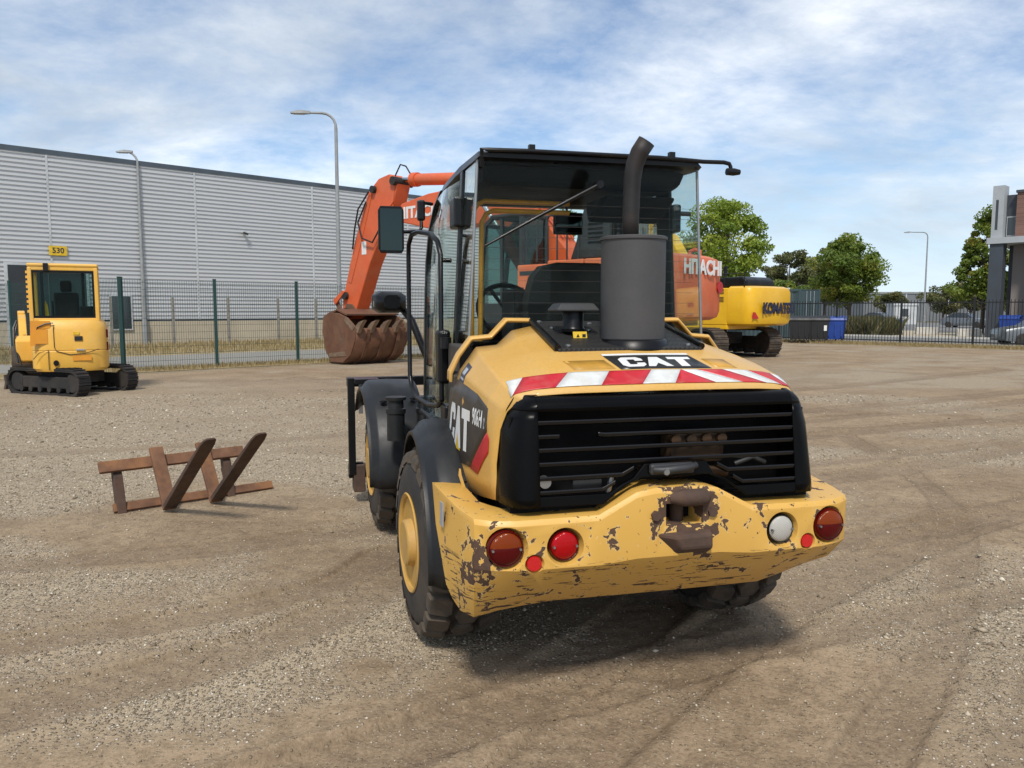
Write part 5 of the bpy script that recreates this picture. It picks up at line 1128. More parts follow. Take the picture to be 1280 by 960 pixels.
# lower panel with the raised middle
low = [(-.56, .918), (-.30, .916), (-.20, .985), (-.13, 1.012), (.16, 1.012), (.23, .985), (.33, .915), (.56, .918), (.56, .958), (.285, .958), (.235, .990), (.185, 1.012), (.15, 1.066), (-.12, 1.066), (-.135, 1.05), (-.17, 1.012), (-.22, .990), (-.27, .958), (-.56, .958)]
mb = MB(); kk = len(low); vs = [(x, gy(z) + d, z) for d in (0, .02) for x, z in low]
mb.add(vs, [list(range(kk))[::-1], [kk + i for i in range(kk)]] + [(i, (i + 1) % kk, kk + (i + 1) % kk, kk + i) for i in range(kk)]); mb.build('lower_panel', 'gloss_black', g, bevel=.004)
def slat(pts, name='slat'):
    mb = MB(); secs = []
    for x, z in pts:
        y = gy(z); secs.append([(x, y + .003, z + .009), (x, y + .000, z + .004), (x, y + .003, z - .008), (x, y + .030, z - .016), (x, y + .030, z + .000)])
    mb.loft(secs, True, True); return mb.build(name, 'slat_black', g, bevel=.002)
for z in (1.241, 1.135, 1.081): slat([(-GX, z), (GX, z)])
slat([(-GX, 1.187), (-.47, 1.187)], 'broken_slat'); slat([(-.31, 1.190), (-.28, 1.187), (GX, 1.187)])
slat([(-GX, 1.026), (-.215, 1.028), (-.165, 1.052)]); slat([(-GX, .972), (-.30, .974), (-.245, 1.000)])
slat([(.20, 1.052), (.25, 1.026), (GX, 1.026)]); slat([(.27, 1.000), (.315, .974), (GX, .974)])
hd = empty('latch_handle', (0, 0, 0), 0, ld)
MB().bx((-.105, -1.062, 1.022), (.09, -1.036, 1.068)).build('handle_plate', 'dark_grey', hd, bevel=.012)
MB().tube([(-.09, -1.06, 1.045), (-.05, -1.085, 1.045), (.03, -1.090, 1.052), (.085, -1.075, 1.058), (.095, -1.05, 1.058)], [.012, .018, .016, .012, .010], 8).build('handle_bar', 'dark_grey', hd, smooth=50)
MB().cyl((-.055, -1.095, 1.042), (-.055, -1.107, 1.042), .012, n=12).build('lock', 'steel', hd)
# what shows through the slats
e = empty('engine', (0, 0, 0), 0, ld)
MB().bx((-.63, -.80, .6), (.63, -.76, 1.30)).build('radiator', 'interior_dark', e)
for x in (-1, 1): MB().bx((x * .640, -.94, .62), (x * .655, -.66, 1.26)).build('bay_shade_panel', 'interior_dark', e)  # dark boxes added as shade, hiding the yellow inside of the hood
MB().bx((-.66, -.98, .60), (.66, -.68, .915)).build('engine_tray', 'interior_dark', e)
MB().bx((.04, -.93, 1.03), (.30, -.81, 1.17)).build('valve_cover', 'engine_brown', e, bevel=.03)
for i in range(4): MB().cyl((.06 + i * .07, -.95, 1.14), (.06 + i * .07, -.90, 1.14), .022, n=10).build('injector', 'engine_brown', e)
MB().tube([(-.1, -.93, 1.02), (.05, -.95, 1.0), (.2, -.94, 1.01), (.3, -.93, .99)], .02, 8).build('fuel_pipe', 'engine_brown', e, smooth=50)
MB().tube([(.33, -.95, 1.03), (.40, -.97, 1.06), (.47, -.95, 1.03)], .012, 8).build('hose', 'dark_grey', e, smooth=50)
MB().cyl((-.53, -1.0, 1.01), (-.53, -1.03, 1.01), .024, n=14).build('cap', 'steel', e); MB().bx((-.40, -.98, .95), (-.28, -.95, 1.0)).build('bracket', 'dark_grey', e)
MB().cyl((-.26, -1.0, .95), (-.245, -1.0, 1.02), .012, n=8).build('stud', 'steel', e)

# --- hood, as a net of stations from the cab to the grille
NET = [
 [(0, -.14, 1.602), (.34, -.14, 1.598), (.445, -.14, 1.575), (.520, -.14, 1.506), (.625, -.14, 1.496), (.705, -.14, 1.385), (.735, -.13, 1.29), (.757, -.10, 1.05), (.752, -.08, .80)],
 [(0, -.45, 1.530), (.345, -.45, 1.526), (.45, -.44, 1.510), (.545, -.42, 1.478), (.645, -.40, 1.452), (.715, -.40, 1.365), (.738, -.40, 1.27), (.748, -.38, 1.06), (.742, -.37, .845)],
 [(0, -.62, 1.492), (.350, -.62, 1.488), (.445, -.60, 1.478), (.55, -.58, 1.452), (.648, -.56, 1.425), (.706, -.55, 1.345), (.724, -.55, 1.25), (.732, -.54, 1.06), (.726, -.54, .870)],
 [(0, -.82, 1.426), (.35, -.82, 1.421), (.44, -.81, 1.415), (.55, -.79, 1.402), (.645, -.77, 1.380), (.692, -.75, 1.312), (.706, -.74, 1.22), (.712, -.73, 1.06), (.706, -.73, .892)],
 [(0, -.968, 1.352), (.35, -.968, 1.350), (.43, -.965, 1.348), (.53, -.955, 1.342), (.605, -.935, 1.326), (.652, -.90, 1.275), (.675, -.88, 1.20), (.690, -.875, 1.06), (.688, -.87, .912)]]
def hood_pt(s, t, off=0.0):
    """s in [-8, 8] round the profile, t in [0, 4] along the hood"""
    sg = -1 if s < 0 else 1; a = min(abs(s), 7.9999); t = min(max(t, 0), 3.9999); i = int(a); j = int(t); fa, ft = a - i, t - j
    P = lambda q, r_: Vector(NET[q][r_])
    p = (P(j, i) * (1 - fa) + P(j, i + 1) * fa) * (1 - ft) + (P(j + 1, i) * (1 - fa) + P(j + 1, i + 1) * fa) * ft
    du = (P(j, i + 1) - P(j, i)) * (1 - ft) + (P(j + 1, i + 1) - P(j + 1, i)) * ft; dv = (P(j + 1, i) - P(j, i)) * (1 - fa) + (P(j + 1, i + 1) - P(j, i + 1)) * fa
    nn = dv.cross(du).normalized()
    if nn.z < 0 and abs(nn.z) > .3: nn = -nn
    if nn.x < 0 and abs(nn.x) > abs(nn.z): nn = -nn
    p = p + nn * off
    return (sg * p.x, p.y, p.z)
mb = MB(); ss = sorted(set([s * .5 for s in range(-16, 17)])); mb.loft([[hood_pt(s, t * .5) for s in ss] for t in range(0, 9)])
hood = mb.build('hood', 'hood_yellow', ld, smooth=10, solid=.004)
hood.modifiers.move(0, 0)
m = hood.modifiers.new('bevel', 'BEVEL'); m.width = .007; m.segments = 2; m.limit_method = 'ANGLE'; m.angle_limit = R(9)
hood.modifiers.move(1, 0)
# black strip put in as the shade of the gap between hood and front trim
mb = MB(); prof = [(x, z - .03) for x, y, z in NET[0]]; mb.loft([[(sg * x, y, z) for sg, lst in ((-1, prof[::-1]), (1, prof)) for x, z in lst] for y in (-.16, -.045)]); mb.build('hood_gap_strip', 'black_plastic', ld)
tp = [(.33, 1.622), (.345, 1.630), (.462, 1.632), (.540, 1.550), (.640, 1.542), (.702, 1.462), (.744, 1.378), (.746, 1.335)]
for s in (-1, 1):
    mb = MB(); mb.loft([[(s * x, -.122, z - .012) for x, z in tp], [(s * x, -.112, z - .001) for x, z in tp], [(s * x, -.055, z) for x, z in tp], [(s * (x - .004), -.042, z - .01) for x, z in tp]]); tr = mb.build('front_trim', 'hood_yellow', ld, smooth=22, solid=.018, bevel=.005)
    for k0, (a, b) in enumerate(((2, 3), (4, 5))):
        for q in (.25, .5, .75):
            y = -.112 + .06 * q; p = Vector((s * tp[a][0], y, tp[a][1])); r_ = Vector((s * tp[b][0], y, tp[b][1])); MB().tube([p.lerp(r_, .12) + Vector((0, 0, .002)), p.lerp(r_, .88) + Vector((0, 0, .002))], .006, 6).build('rib', 'hood_yellow', tr)
    MB().prism([(-.13, .86), (-.045, .86), (-.045, 1.375), (-.13, 1.36)], s * .70, s * .735, 'yz').build('side_cover', 'brown_panel', ld, bevel=.006)
    MB().bx((s * .69, -.045, .70), (s * .62, .30, 1.50)).build('cab_corner_panel', 'brown_panel', ld, bevel=.01)
# walkable black plates either side of the muffler
PX = .335
def plz(y): return 1.602 + (y + .14) * (1.602 - 1.492) / .48 + .012
def plate(y0, y1, name):
    mb = MB(); x0, x1 = PX, PX + .006
    for z_ in (0,): pass
    vs = [(-PX, y0, plz(y0)), (PX, y0, plz(y0)), (PX + .012, y1, plz(y1)), (-PX - .012, y1, plz(y1))]; vs += [(x, y, z - .02) for x, y, z in vs]
    mb.add(vs, [(0, 1, 2, 3), (4, 7, 6, 5), (0, 4, 5, 1), (1, 5, 6, 2), (2, 6, 7, 3), (3, 7, 4, 0)]); return mb.build(name, 'plate_black', ld, bevel=.004)
plate(-.10, -.285, 'tread_plate'); plate(-.29, -.605, 'tread_plate')
for s in (-1, 1):
    MB().tube([(s * (PX + .002), -.09, plz(-.09) + .002), (s * (PX + .014), -.60, plz(-.60) + .002)], .016, 8).build('plate_edge', 'black_plastic', ld, smooth=50)
for x, y in ((-.30, -.13), (-.27, -.25), (.30, -.16), (.29, -.27), (-.29, -.565), (.08, -.585), (.29, -.575), (-.10, -.30), (-.05, -.17)):
    MB().lathe([(0, .013), (.006, .013), (.010, .007), (.010, 0)], 12, 'z', (x, y, plz(y))).build('plate_bolt', 'steel', ld, smooth=40)
# muffler and exhaust
mu_ = empty('muffler', (0, 0, 0), 0, ld)
MB().lathe([(1.50, .150), (2.0, .150), (2.0, .157), (2.012, .157), (2.016, .150), (2.02, 0)], 48, 'z', (.065, -.45, 0)).build('muffler_body', 'muffler_grey', mu_, smooth=30)
MB().lathe([(1.50, .175), (1.535, .165), (1.545, .152)], 48, 'z', (.065, -.45, 0)).build('muffler_boot', 'black_plastic', mu_, smooth=40)
path = [(.050, -.45, 2.0), (.050, -.45, 2.10), (.052, -.45, 2.20), (.054, -.452, 2.28), (.062, -.458, 2.345), (.080, -.470, 2.400), (.108, -.485, 2.448)]
o = MB().tube(path, [.036, .036, .037, .038, .039, .040, .040], 20, False).build('exhaust_pipe', 'pipe_metal', mu_, smooth=60, solid=.004)
# air intake
a_ = empty('air_intake', (0, 0, 0), 0, ld)
MB().lathe([(1.575, .0), (1.575, .054), (1.59, .056), (1.60, .05), (1.675, .05), (1.69, .045)], 28, 'z', (-.195, -.35, 0)).build('intake_neck', 'black_plastic', a_, smooth=35)
mb = MB(); mb.loft([[(-.195 + sx * w_, -.35 + sy * d_, z) for sx, sy in ((-1, -1), (1, -1), (1, 1), (-1, 1))] for w_, d_, z in ((.104, .08, 1.672), (.104, .08, 1.680), (.082, .065, 1.708), (.06, .05, 1.711))], True, True); mb.build('intake_cap', 'dark_grey', a_, bevel=.006)
lb = MB().box((-.185, -.425, 1.555), (.068, .004, .046), (R(-18), 0, 0)).build('warning_label', 'decal_yellow', ld)
MB().prism([(-.210, 1.540), (-.182, 1.540), (-.196, 1.568)], -.4285, -.4275, 'xz', Matrix.Translation((0, -.0, .0))).build('warning_triangle', 'decal_black', lb)
MB().bx((-.175, -.4287, 1.545), (-.158, -.4277, 1.566)).build('warning_print', 'decal_black', lb)

# --- markings on the hood
def hood_patch(name, quad, mat, off, parent, n=6):
    """a thin sheet following the hood: quad of (s, t) corners"""
    mb = MB(); (s0, t0), (s1, t1), (s2, t2), (s3, t3) = quad; g_ = []
    for i in range(n + 1):
        row = []
        for j in range(n + 1):
            a, b = i / n, j / n
            s = (s0 * (1 - a) + s1 * a) * (1 - b) + (s3 * (1 - a) + s2 * a) * b; t = (t0 * (1 - a) + t1 * a) * (1 - b) + (t3 * (1 - a) + t2 * a) * b
            row.append(hood_pt(s, t, off))
        g_.append(row)
    mb.loft(g_); return mb.build(name, mat, parent, smooth=40, solid=.0015)
def s_of_x(x, t=3.3):
    lo, hi = 0.0, 6.0
    for _ in range(30):
        m_ = (lo + hi) / 2
        if hood_pt(m_, t)[0] < abs(x): lo = m_
        else: hi = m_
    return math.copysign(lo, x)
tape = empty('warning_tape', (0, 0, 0), 0, ld)
TL, TU = 3.72, 3.06
bounds_low = [-.655, -.625, -.375, -.185, .0, .33, .50, .655]
def stripe(x0l, x1l, x0u, x1u, mat, n=8):
    # split wide pieces so they bend with the hood
    k = max(1, int((max(abs(x1l - x0l), abs(x1u - x0u))) / .035))
    q = hood_patch('tape_stripe', None, mat, .0035, tape) if False else None
    mb = MB(); g_ = []
    for i in range(k + 1):
        a = i / k; xl = x0l + (x1l - x0l) * a; xu = x0u + (x1u - x0u) * a
        row = []
        for j in range(13):
            b = j / 12; x = xl + (xu - xl) * b; t = TL + (TU - TL) * b; row.append(hood_pt(s_of_x(x, t), t, .006))
        g_.append(row)
    mb.loft(g_); mb.build('tape_stripe', mat, tape, smooth=40, solid=.0012)
# left half leans right, right half leans left, meeting under the maker's plate
L_, U_ = [-.648, -.635, -.42, -.245, -.02, .0], [-.66, -.52, -.31, -.10, .06, .06]
stripe(-.628, -.622, -.628, -.560, 'tape_white'); stripe(-.622, -.455, -.560, -.375, 'tape_red'); stripe(-.455, -.265, -.375, -.195, 'tape_white'); stripe(-.265, -.085, -.195, -.005, 'tape_red'); stripe(-.085, .060, -.005, .130, 'tape_white')
stripe(.060, .245, .130, .131, 'tape_red'); stripe(.245, .370, .131, .205, 'tape_white'); stripe(.370, .490, .205, .325, 'tape_red'); stripe(.490, .570, .325, .455, 'tape_white'); stripe(.570, .625, .455, .580, 'tape_red'); stripe(.625, .628, .580, .628, 'tape_white')
# black maker's plate across the hood with white letters
mp_ = empty('maker_plate', (0, 0, 0), 0, ld)
def flat_hood(x, t, off): return hood_pt(s_of_x(x, t) if abs(x) > 1e-6 else 0, t, off)
def hood_poly(name, tris, mat, off, parent):
    mb = MB()
    for poly in tris:
        mb.add([flat_hood(x, t, off) for x, t in poly], [list(range(len(poly)))])
    return mb.build(name, mat, parent)
PA, PB = 2.22, 2.98     # t range of the plate
mb = MB(); g_ = []
for i in range(9):
    a = i / 8; g_.append([flat_hood((-.165 + .405 * a) * (1 - b) + (-.135 + .42 * a) * b, PA + (PB - PA) * b, .003) for b in [q / 5 for q in range(6)]])
mb.loft(g_); mb.build('plate', 'decal_black', mp_, smooth=40, solid=.0015)
g_ = [[flat_hood(-.166 + .408 * a, PA - .06 + .09 * b, .0045) for b in (0, 1)] for a in [i / 8 for i in range(9)]]
mb = MB(); mb.loft(g_); mb.build('torn_edge', 'decal_white', mp_, solid=.001)
# block letters C A T, drawn on a unit square (0..1 wide, 0 bottom .. 1 top)
LET = {'C': [[(0, .18), (.34, .26), (.34, .74), (0, .82)], [(0, .82), (.34, .74), (.40, .76), (.40, 1), (.18, 1)], [(.40, .76), (.62, .76), (.62, 1), (.40, 1)], [(.62, .76), (.66, .74), (1, .82), (.82, 1), (.62, 1)], [(.66, .60), (1, .60), (1, .82), (.66, .74)],
            [(0, .18), (.18, 0), (.40, 0), (.40, .24), (.34, .26)], [(.40, 0), (.62, 0), (.62, .24), (.40, .24)], [(.62, 0), (.82, 0), (1, .18), (.66, .26), (.62, .24)], [(.66, .26), (1, .18), (1, .40), (.66, .40)]],
       'A': [[(-.04, 0), (.26, 0), (.50, .36), (.30, 1)], [(.30, 1), (.50, .36), (.70, 1)], [(1.04, 0), (.70, 1), (.50, .36), (.74, 0)]],
       'T': [[(0, .75), (1, .75), (1, 1), (0, 1)], [(.31, 0), (.69, 0), (.69, .75), (.31, .75)]]}
def letters(fn, wid, gap, mat, name, parent):
    x = 0
    for ch in 'CAT':
        mb = MB()
        for poly in LET[ch]:
            mb.add([fn(x + px * wid, py) for px, py in poly], [list(range(len(poly)))])
        mb.build(name, mat, parent); x += wid + gap
letters(lambda x, v: flat_hood(-.112 + x, PB - .10 - .50 * v + .0, 0.0052), .108, .008, 'decal_white', 'letter', mp_)
for x0, x1 in ((-.36, -.175), (.285, .40)):
    g_ = [[flat_hood(x0 + (x1 - x0) * a + .02 * b, 2.45 + .48 * b, .0022) for b in (0, .5, 1)] for a in (0, .25, .5, .75, 1)]
    mb = MB(); mb.loft(g_); mb.build('faded_patch', 'faded_patch', ld, smooth=40, solid=.001)
# side decal on the left panel
def side_x(y, z):
    for j in range(4):
        P0, P1 = NET[j], NET[j + 1]
        ya, yb = P0[6][1], P1[6][1]
        if y >= yb or j == 3:
            f = (y - ya) / (yb - ya); f = min(max(f, -0.3), 1.2); col = [tuple(a * (1 - f) + b * f for a, b in zip(p, q)) for p, q in zip(P0, P1)]
            for i in range(4, 8):
                if col[i][2] >= z >= col[i + 1][2]:
                    q = (col[i][2] - z) / (col[i][2] - col[i + 1][2]); return col[i][0] * (1 - q) + col[i + 1][0] * q
            return col[7][0]
    return .7
def side_sheet(name, poly, mat, off, parent, cuts=5):
    bm = bmesh.new(); f = bm.faces.new([bm.verts.new((0, y, z)) for y, z in poly]); bmesh.ops.triangulate(bm, faces=bm.faces[:])
    bmesh.ops.subdivide_edges(bm, edges=bm.edges[:], cuts=cuts, use_grid_fill=True)
    for v_ in bm.verts: v_.co.x = -(side_x(v_.co.y, v_.co.z) + off)
    bm.verts.index_update(); mb = MB(); mb.add([v_.co[:] for v_ in bm.verts], [[v_.index for v_ in f.verts] for f in bm.faces]); bm.free()
    return mb.build(name, mat, parent, smooth=50, solid=.0012)
dc = empty('side_decal', (0, 0, 0), 0, ld)
side_sheet('decal_sheet', [(-.05, 1.335), (-.20, 1.345), (-.42, 1.335), (-.60, 1.315), (-.755, 1.275), (-.765, 1.175), (-.545, .985), (-.06, .965)], 'side_decal', .0035, dc)
side_sheet('red_flash', [(-.765, 1.172), (-.545, .982), (-.65, .975), (-.79, 1.09), (-.792, 1.150)], 'decal_red', .0040, dc)
def side_fn(y0, z0, hgt, slope=0.0): return lambda x, v: (-(side_x(y0 - x, z0 + v * hgt + slope * x) + .0065), y0 - x, z0 + v * hgt + slope * x)
letters(side_fn(-.140, 1.045, .190), .126, .010, 'decal_white', 'letter', dc)
sf = side_fn(-.140, 1.045, .190); mb = MB(); mb.add([sf(.136 + px_ * .126, py_) for px_, py_ in ((.02, -.06), (.5, .42), (.98, -.06))], [(0, 1, 2)]); mb.build('triangle', 'decal_yellow', dc)
for k0, (y0, size, body) in enumerate(((-.572, .100, '906H'), (-.728, .060, '2'))):
    vs, fs = text2d(body, size, (.60 if k0 == 0 else .5), .003, 3, 'LEFT'); mb = MB(); mb.add([(-(side_x(y0 - a, 1.215 + b) + .006), y0 - a, 1.215 + b - (0 if k0 == 0 else .01)) for a, b in vs], fs); mb.build('model_number', 'decal_white' if k0 == 0 else 'sticker_silver', dc)
# dealer sticker, on the shoulder of the hood
q = hood_patch('dealer_sticker', [(-4.55, .30), (-4.55, .75), (-5.45, .75), (-5.45, .30)], 'sticker_blue', .003, ld); hood_patch('sticker_emblem', [(-4.72, .40), (-4.72, .65), (-5.0, .65), (-5.0, .40)], 'sticker_silver', .0045, q); hood_patch('sticker_text', [(-5.15, .36), (-5.15, .69), (-5.25, .69), (-5.25, .36)], 'sticker_silver', .0045, q)
# hood strap and rubber stop
MB().tube([(-.748, -.32, 1.02), (-.762, -.45, .93), (-.760, -.58, .875)], .008, 6).build('hood_strap', 'rim_yellow', ld, smooth=40)
MB().box((-.745, -.44, .885), (.06, .07, .045), (0, 0, R(20))).build('rubber_stop', 'black_plastic', ld, bevel=.006)
MB().box((-.893, -.74, .835), (.004, .045, .10), (0, 0, R(6))).build('serial_plate', 'sticker_silver', ld)

# --- wheels
def make_tyre(): return MB().lathe([(-.20, .250), (-.205, .30), (-.195, .40), (-.175, .455), (-.14, .470), (0, .476), (.14, .470), (.175, .455), (.195, .40), (.205, .30), (.20, .250)], 56, 'x', cap=False).mesh('tyre', 'rubber', 50)
tyre_me = make_tyre()
rim_me = MB().lathe([(-.19, .255), (-.206, .268), (-.212, .262), (-.200, .246), (-.165, .236), (-.158, .222), (-.160, .135), (-.185, .128), (-.226, .122), (-.232, .112), (-.232, 0)], 48, 'x').mesh('rim', 'rim_yellow', 28)
nut_me = MB().cyl((-.155, 0, 0), (-.185, 0, 0), .016, n=6).mesh('wheel_nut', 'rim_yellow')
def lug(poly):
    mb = MB(); a = []; 
    rad = lambda x: .482 - max(0, abs(x) - .11) ** 2 * 5.0
    k = len(poly); cx = sum(p[0] for p in poly) / k; cw_ = sum(p[1] for p in poly) / k
    for sc_, dr in ((1.0, -.016), (.96, .020), (.88, .030)):
        for x, w_ in poly:
            X, Wd = cx + (x - cx) * sc_, cw_ + (w_ - cw_) * sc_; r_ = rad(X) + dr; t = Wd / .5; a.append((X, r_ * math.sin(t), r_ * math.cos(t)))
    fs = [(i, (i + 1) % k, k + (i + 1) % k, k + i) for i in range(k)] + [(k + i, k + (i + 1) % k, 2 * k + (i + 1) % k, 2 * k + i) for i in range(k)] + [[2 * k + i for i in range(k)]]
    mb.add(a, fs); return mb.mesh('tread_block', 'tread_rubber')
NL = 21; pit = 2 * math.pi * .5 / NL
lug_c = lug([(-.062, 0), (-.035, -pit * .43), (.045, -pit * .46), (.066, -.01), (.036, pit * .42), (-.045, pit * .45)])
lug_l = lug([(-.078, -pit * .30), (-.100, -pit * .42), (-.192, -pit * .40), (-.196, pit * .32), (-.100, pit * .40), (-.078, pit * .25)])
lug_r = lug([(.080, -pit * .26), (.100, -pit * .40), (.196, -pit * .34), (.192, pit * .40), (.104, pit * .42), (.080, pit * .30)])
def wheel(x, y, side, front=False, spin=0.0, lugs=True):
    w_ = empty('wheel', (0, 0, 0), 0, ld)
    base = Matrix.Translation((x, y, .505)); base = (FM @ base) if front else base
    toe = Matrix.Rotation(R(1.0 if front else 4.5), 4, 'Z') if side < 0 else Matrix.Identity(4)
    w_.matrix_local = base @ toe @ Matrix.Diagonal((.96, .94, .94, 1)) @ (Matrix.Rotation(math.pi, 4, 'Z') if side > 0 else Matrix.Identity(4)) @ Matrix.Rotation(spin, 4, 'X')
    link('tyre', tyre_me, w_); link('rim', rim_me, w_)
    for i in range(8): a = 2 * math.pi * i / 8; link('wheel_nut', nut_me, w_, Matrix.Translation((0, .185 * math.sin(a), .185 * math.cos(a))))
    if lugs:
        for i in range(NL):
            a = 2 * math.pi * i / NL
            for q, me_ in ((0, lug_l), (.5, lug_c), (.22, lug_r)): link('tread_block', me_, w_, Matrix.Rotation(a + q * 2 * math.pi / NL, 4, 'X'))
for s in (-1, 1): wheel(s * .755, 0, s, False, .1 * s); wheel(s * .755, 2.17, s, True, .25)
MB().cyl((-.6, 0, .5), (.6, 0, .5), .11, n=16).box((0, 0, .5), (.34, .3, .34)).build('rear_axle', 'black_metal', ld, smooth=40)
MB().cyl(FM @ Vector((-.6, 2.17, .5)), FM @ Vector((.6, 2.17, .5)), .11, n=16).build('front_axle', 'black_metal', ld, smooth=40)
MB().bx((-.42, -.6, .42), (.42, 1.0, .98)).build('rear_chassis', 'black_metal', ld, bevel=.03); MB().bx((-.34, 1.05, .45), (.34, 2.75, .95), FM).build('front_chassis', 'black_metal', ld, bevel=.03)
# --- fenders
def fender(cy, r_, a0, a1, x0, x1, lip, s, front, name='fender', flat=0.0):
    secs = []; N = 22
    for i in range(N + 1):
        a = a0 + (a1 - a0) * i / N; rr_ = r_
        def P(x, r__): 
            q = Vector((s * x, cy + r__ * math.sin(a), .505 + r__ * math.cos(a) + flat * max(0, math.cos(a)) ** 3)); return (FM @ q) if front else q
        secs.append([P(x0, rr_ - .005), P(x0 + .02, rr_), P((x0 + x1) / 2, rr_ + .006), P(x1 - .050, rr_ + .002), P(x1 - .038, rr_ - .004), P(x1 - .004, rr_ - .048), P(x1 + .004, rr_ - .052), P(x1 + .018, rr_ - .054), P(x1 + .018, rr_ - .068)])
    mb = MB(); mb.loft(secs); o = mb.build(name, 'fender_plastic', ld, smooth=28, solid=.010); return o
for s in (-1, 1):
    fender(0, .612, R(48), R(-94), .70, .905, .05, s, False)
    MB().prism([(-.62, .60), (-.60, 1.0), (-.35, 1.10), (.15, 1.125), (.40, 1.02), (.5, .9), (.5, .55)], s * .70, s * .715, 'yz').build('inner_fender', 'fender_plastic', ld)
    f_ = fender(2.17, .635, R(52), R(-96), .62, 1.0, .05, s, True, 'fender', .0)
    for a, x in ((-40, .90), (-38, .68)):
        q = FM @ Vector((s * x, 2.17 + .648 * math.sin(R(a)), .525 + .648 * math.cos(R(a)))); MB().lathe([(0, .026), (.012, .026), (.012, .016), (-.004, .014), (-.004, 0)], 14, 'z', q).build('fender_bolt', 'black_metal', f_)
    q = [(1.42, .52), (1.42, 1.02), (1.55, 1.05), (1.6, .5)]
# --- centre section: steps, tanks, hoses by the articulation joint
for s in (-1, 1):
    MB().bx((s * .36, .42, .45), (s * .70, 1.0, .98)).build('step_box', 'fender_plastic', ld, bevel=.03)
    MB().bx((s * .70, .55, .42), (s * .88, .95, .46)).build('step', 'black_metal', ld, bevel=.006)
for x, y in ((-.86, 1.42), (-.66, 1.40)):
    p = FM @ Vector((x, y, 0)); MB().lathe([(.80, .060), (.98, .060), (.985, .068), (1.015, .068), (1.02, .055), (1.07, .052), (1.075, .07), (1.095, .072), (1.10, 0)], 20, 'z', (p.x, p.y, 0)).build('filler_neck', 'fender_plastic', ld, smooth=35)
# --- lift arms and fork carriage at the front
for s in (-1, 1):
    MB().prism([(1.35, 1.20), (1.55, 1.38), (2.4, 1.05), (3.05, .55), (3.05, .35), (2.85, .35), (2.3, .80), (1.5, 1.15)], s * .30, s * .38, 'yz', FM).build('lift_arm', 'black_metal', ld, bevel=.01)
cr = empty('fork_carriage', (0, 0, 0), 0, ld)
for z0, z1 in ((1.02, 1.10), (.22, .34)): MB().bx((-1.05, 2.98, z0), (1.05, 3.06, z1), FM).build('carriage_rail', 'black_metal', cr, bevel=.006)
for x in (-1.02, -.5, .5, 1.02): MB().bx((x - .03, 2.93, .26), (x + .03, 2.979, 1.10), FM).build('carriage_upright', 'black_metal', cr, bevel=.006)
MB().bx((-1.0, 2.78, 1.06), (-.80, 3.0, 1.10), FM).build('step_tread', 'black_metal', cr)
MB().bx((-.96, 2.86, .80), (-.93, 2.925, 1.06), FM).build('worn_edge', 'steel', cr)
for x in (-.96,): MB().bx((x - .05, 2.94, .10), (x + .05, 3.12, .34), FM).build('shoe', 'rust_dark', cr, bevel=.01)

# --- cab
def cw_(z): return .592 + (2.46 - z) * .052                 # half width by height
YR, YB, YF = -.04, .33, 1.28
roof = MB()
def rsec(y, z, hw, th): return [(-hw, y, z - th), (-hw + .02, y, z - .01), (-hw + .10, y, z), (hw - .10, y, z), (hw - .02, y, z - .01), (hw, y, z - th)]
roof.loft([rsec(-.085, 2.452, .595, .03), rsec(-.03, 2.468, .605, .055), rsec(.5, 2.485, .605, .06), rsec(1.1, 2.475, .60, .06), rsec(1.38, 2.43, .57, .05)], True, True); roof.build('cab_roof', 'black_plastic', ld, smooth=35)
MB().loft([[(-.56, .02, 2.41), (.56, .02, 2.41), (.56, 1.28, 2.41), (-.56, 1.28, 2.41)], [(-.54, .05, 2.335), (.54, .05, 2.335), (.54, 1.2, 2.365), (-.54, 1.2, 2.365)], [(-.50, .10, 2.315), (.50, .10, 2.315), (.50, 1.1, 2.35), (-.50, 1.1, 2.35)]], True, True).build('headliner', 'interior_dark', ld, bevel=.02)
MB().loft([[(x, y, z) for y, z in ((.03, 2.28), (.14, 2.22), (.3, 2.16), (.35, 2.28))] for x in (.10, .22, .36, .52)], True, True).build('air_duct', 'interior_dark', ld, bevel=.02)
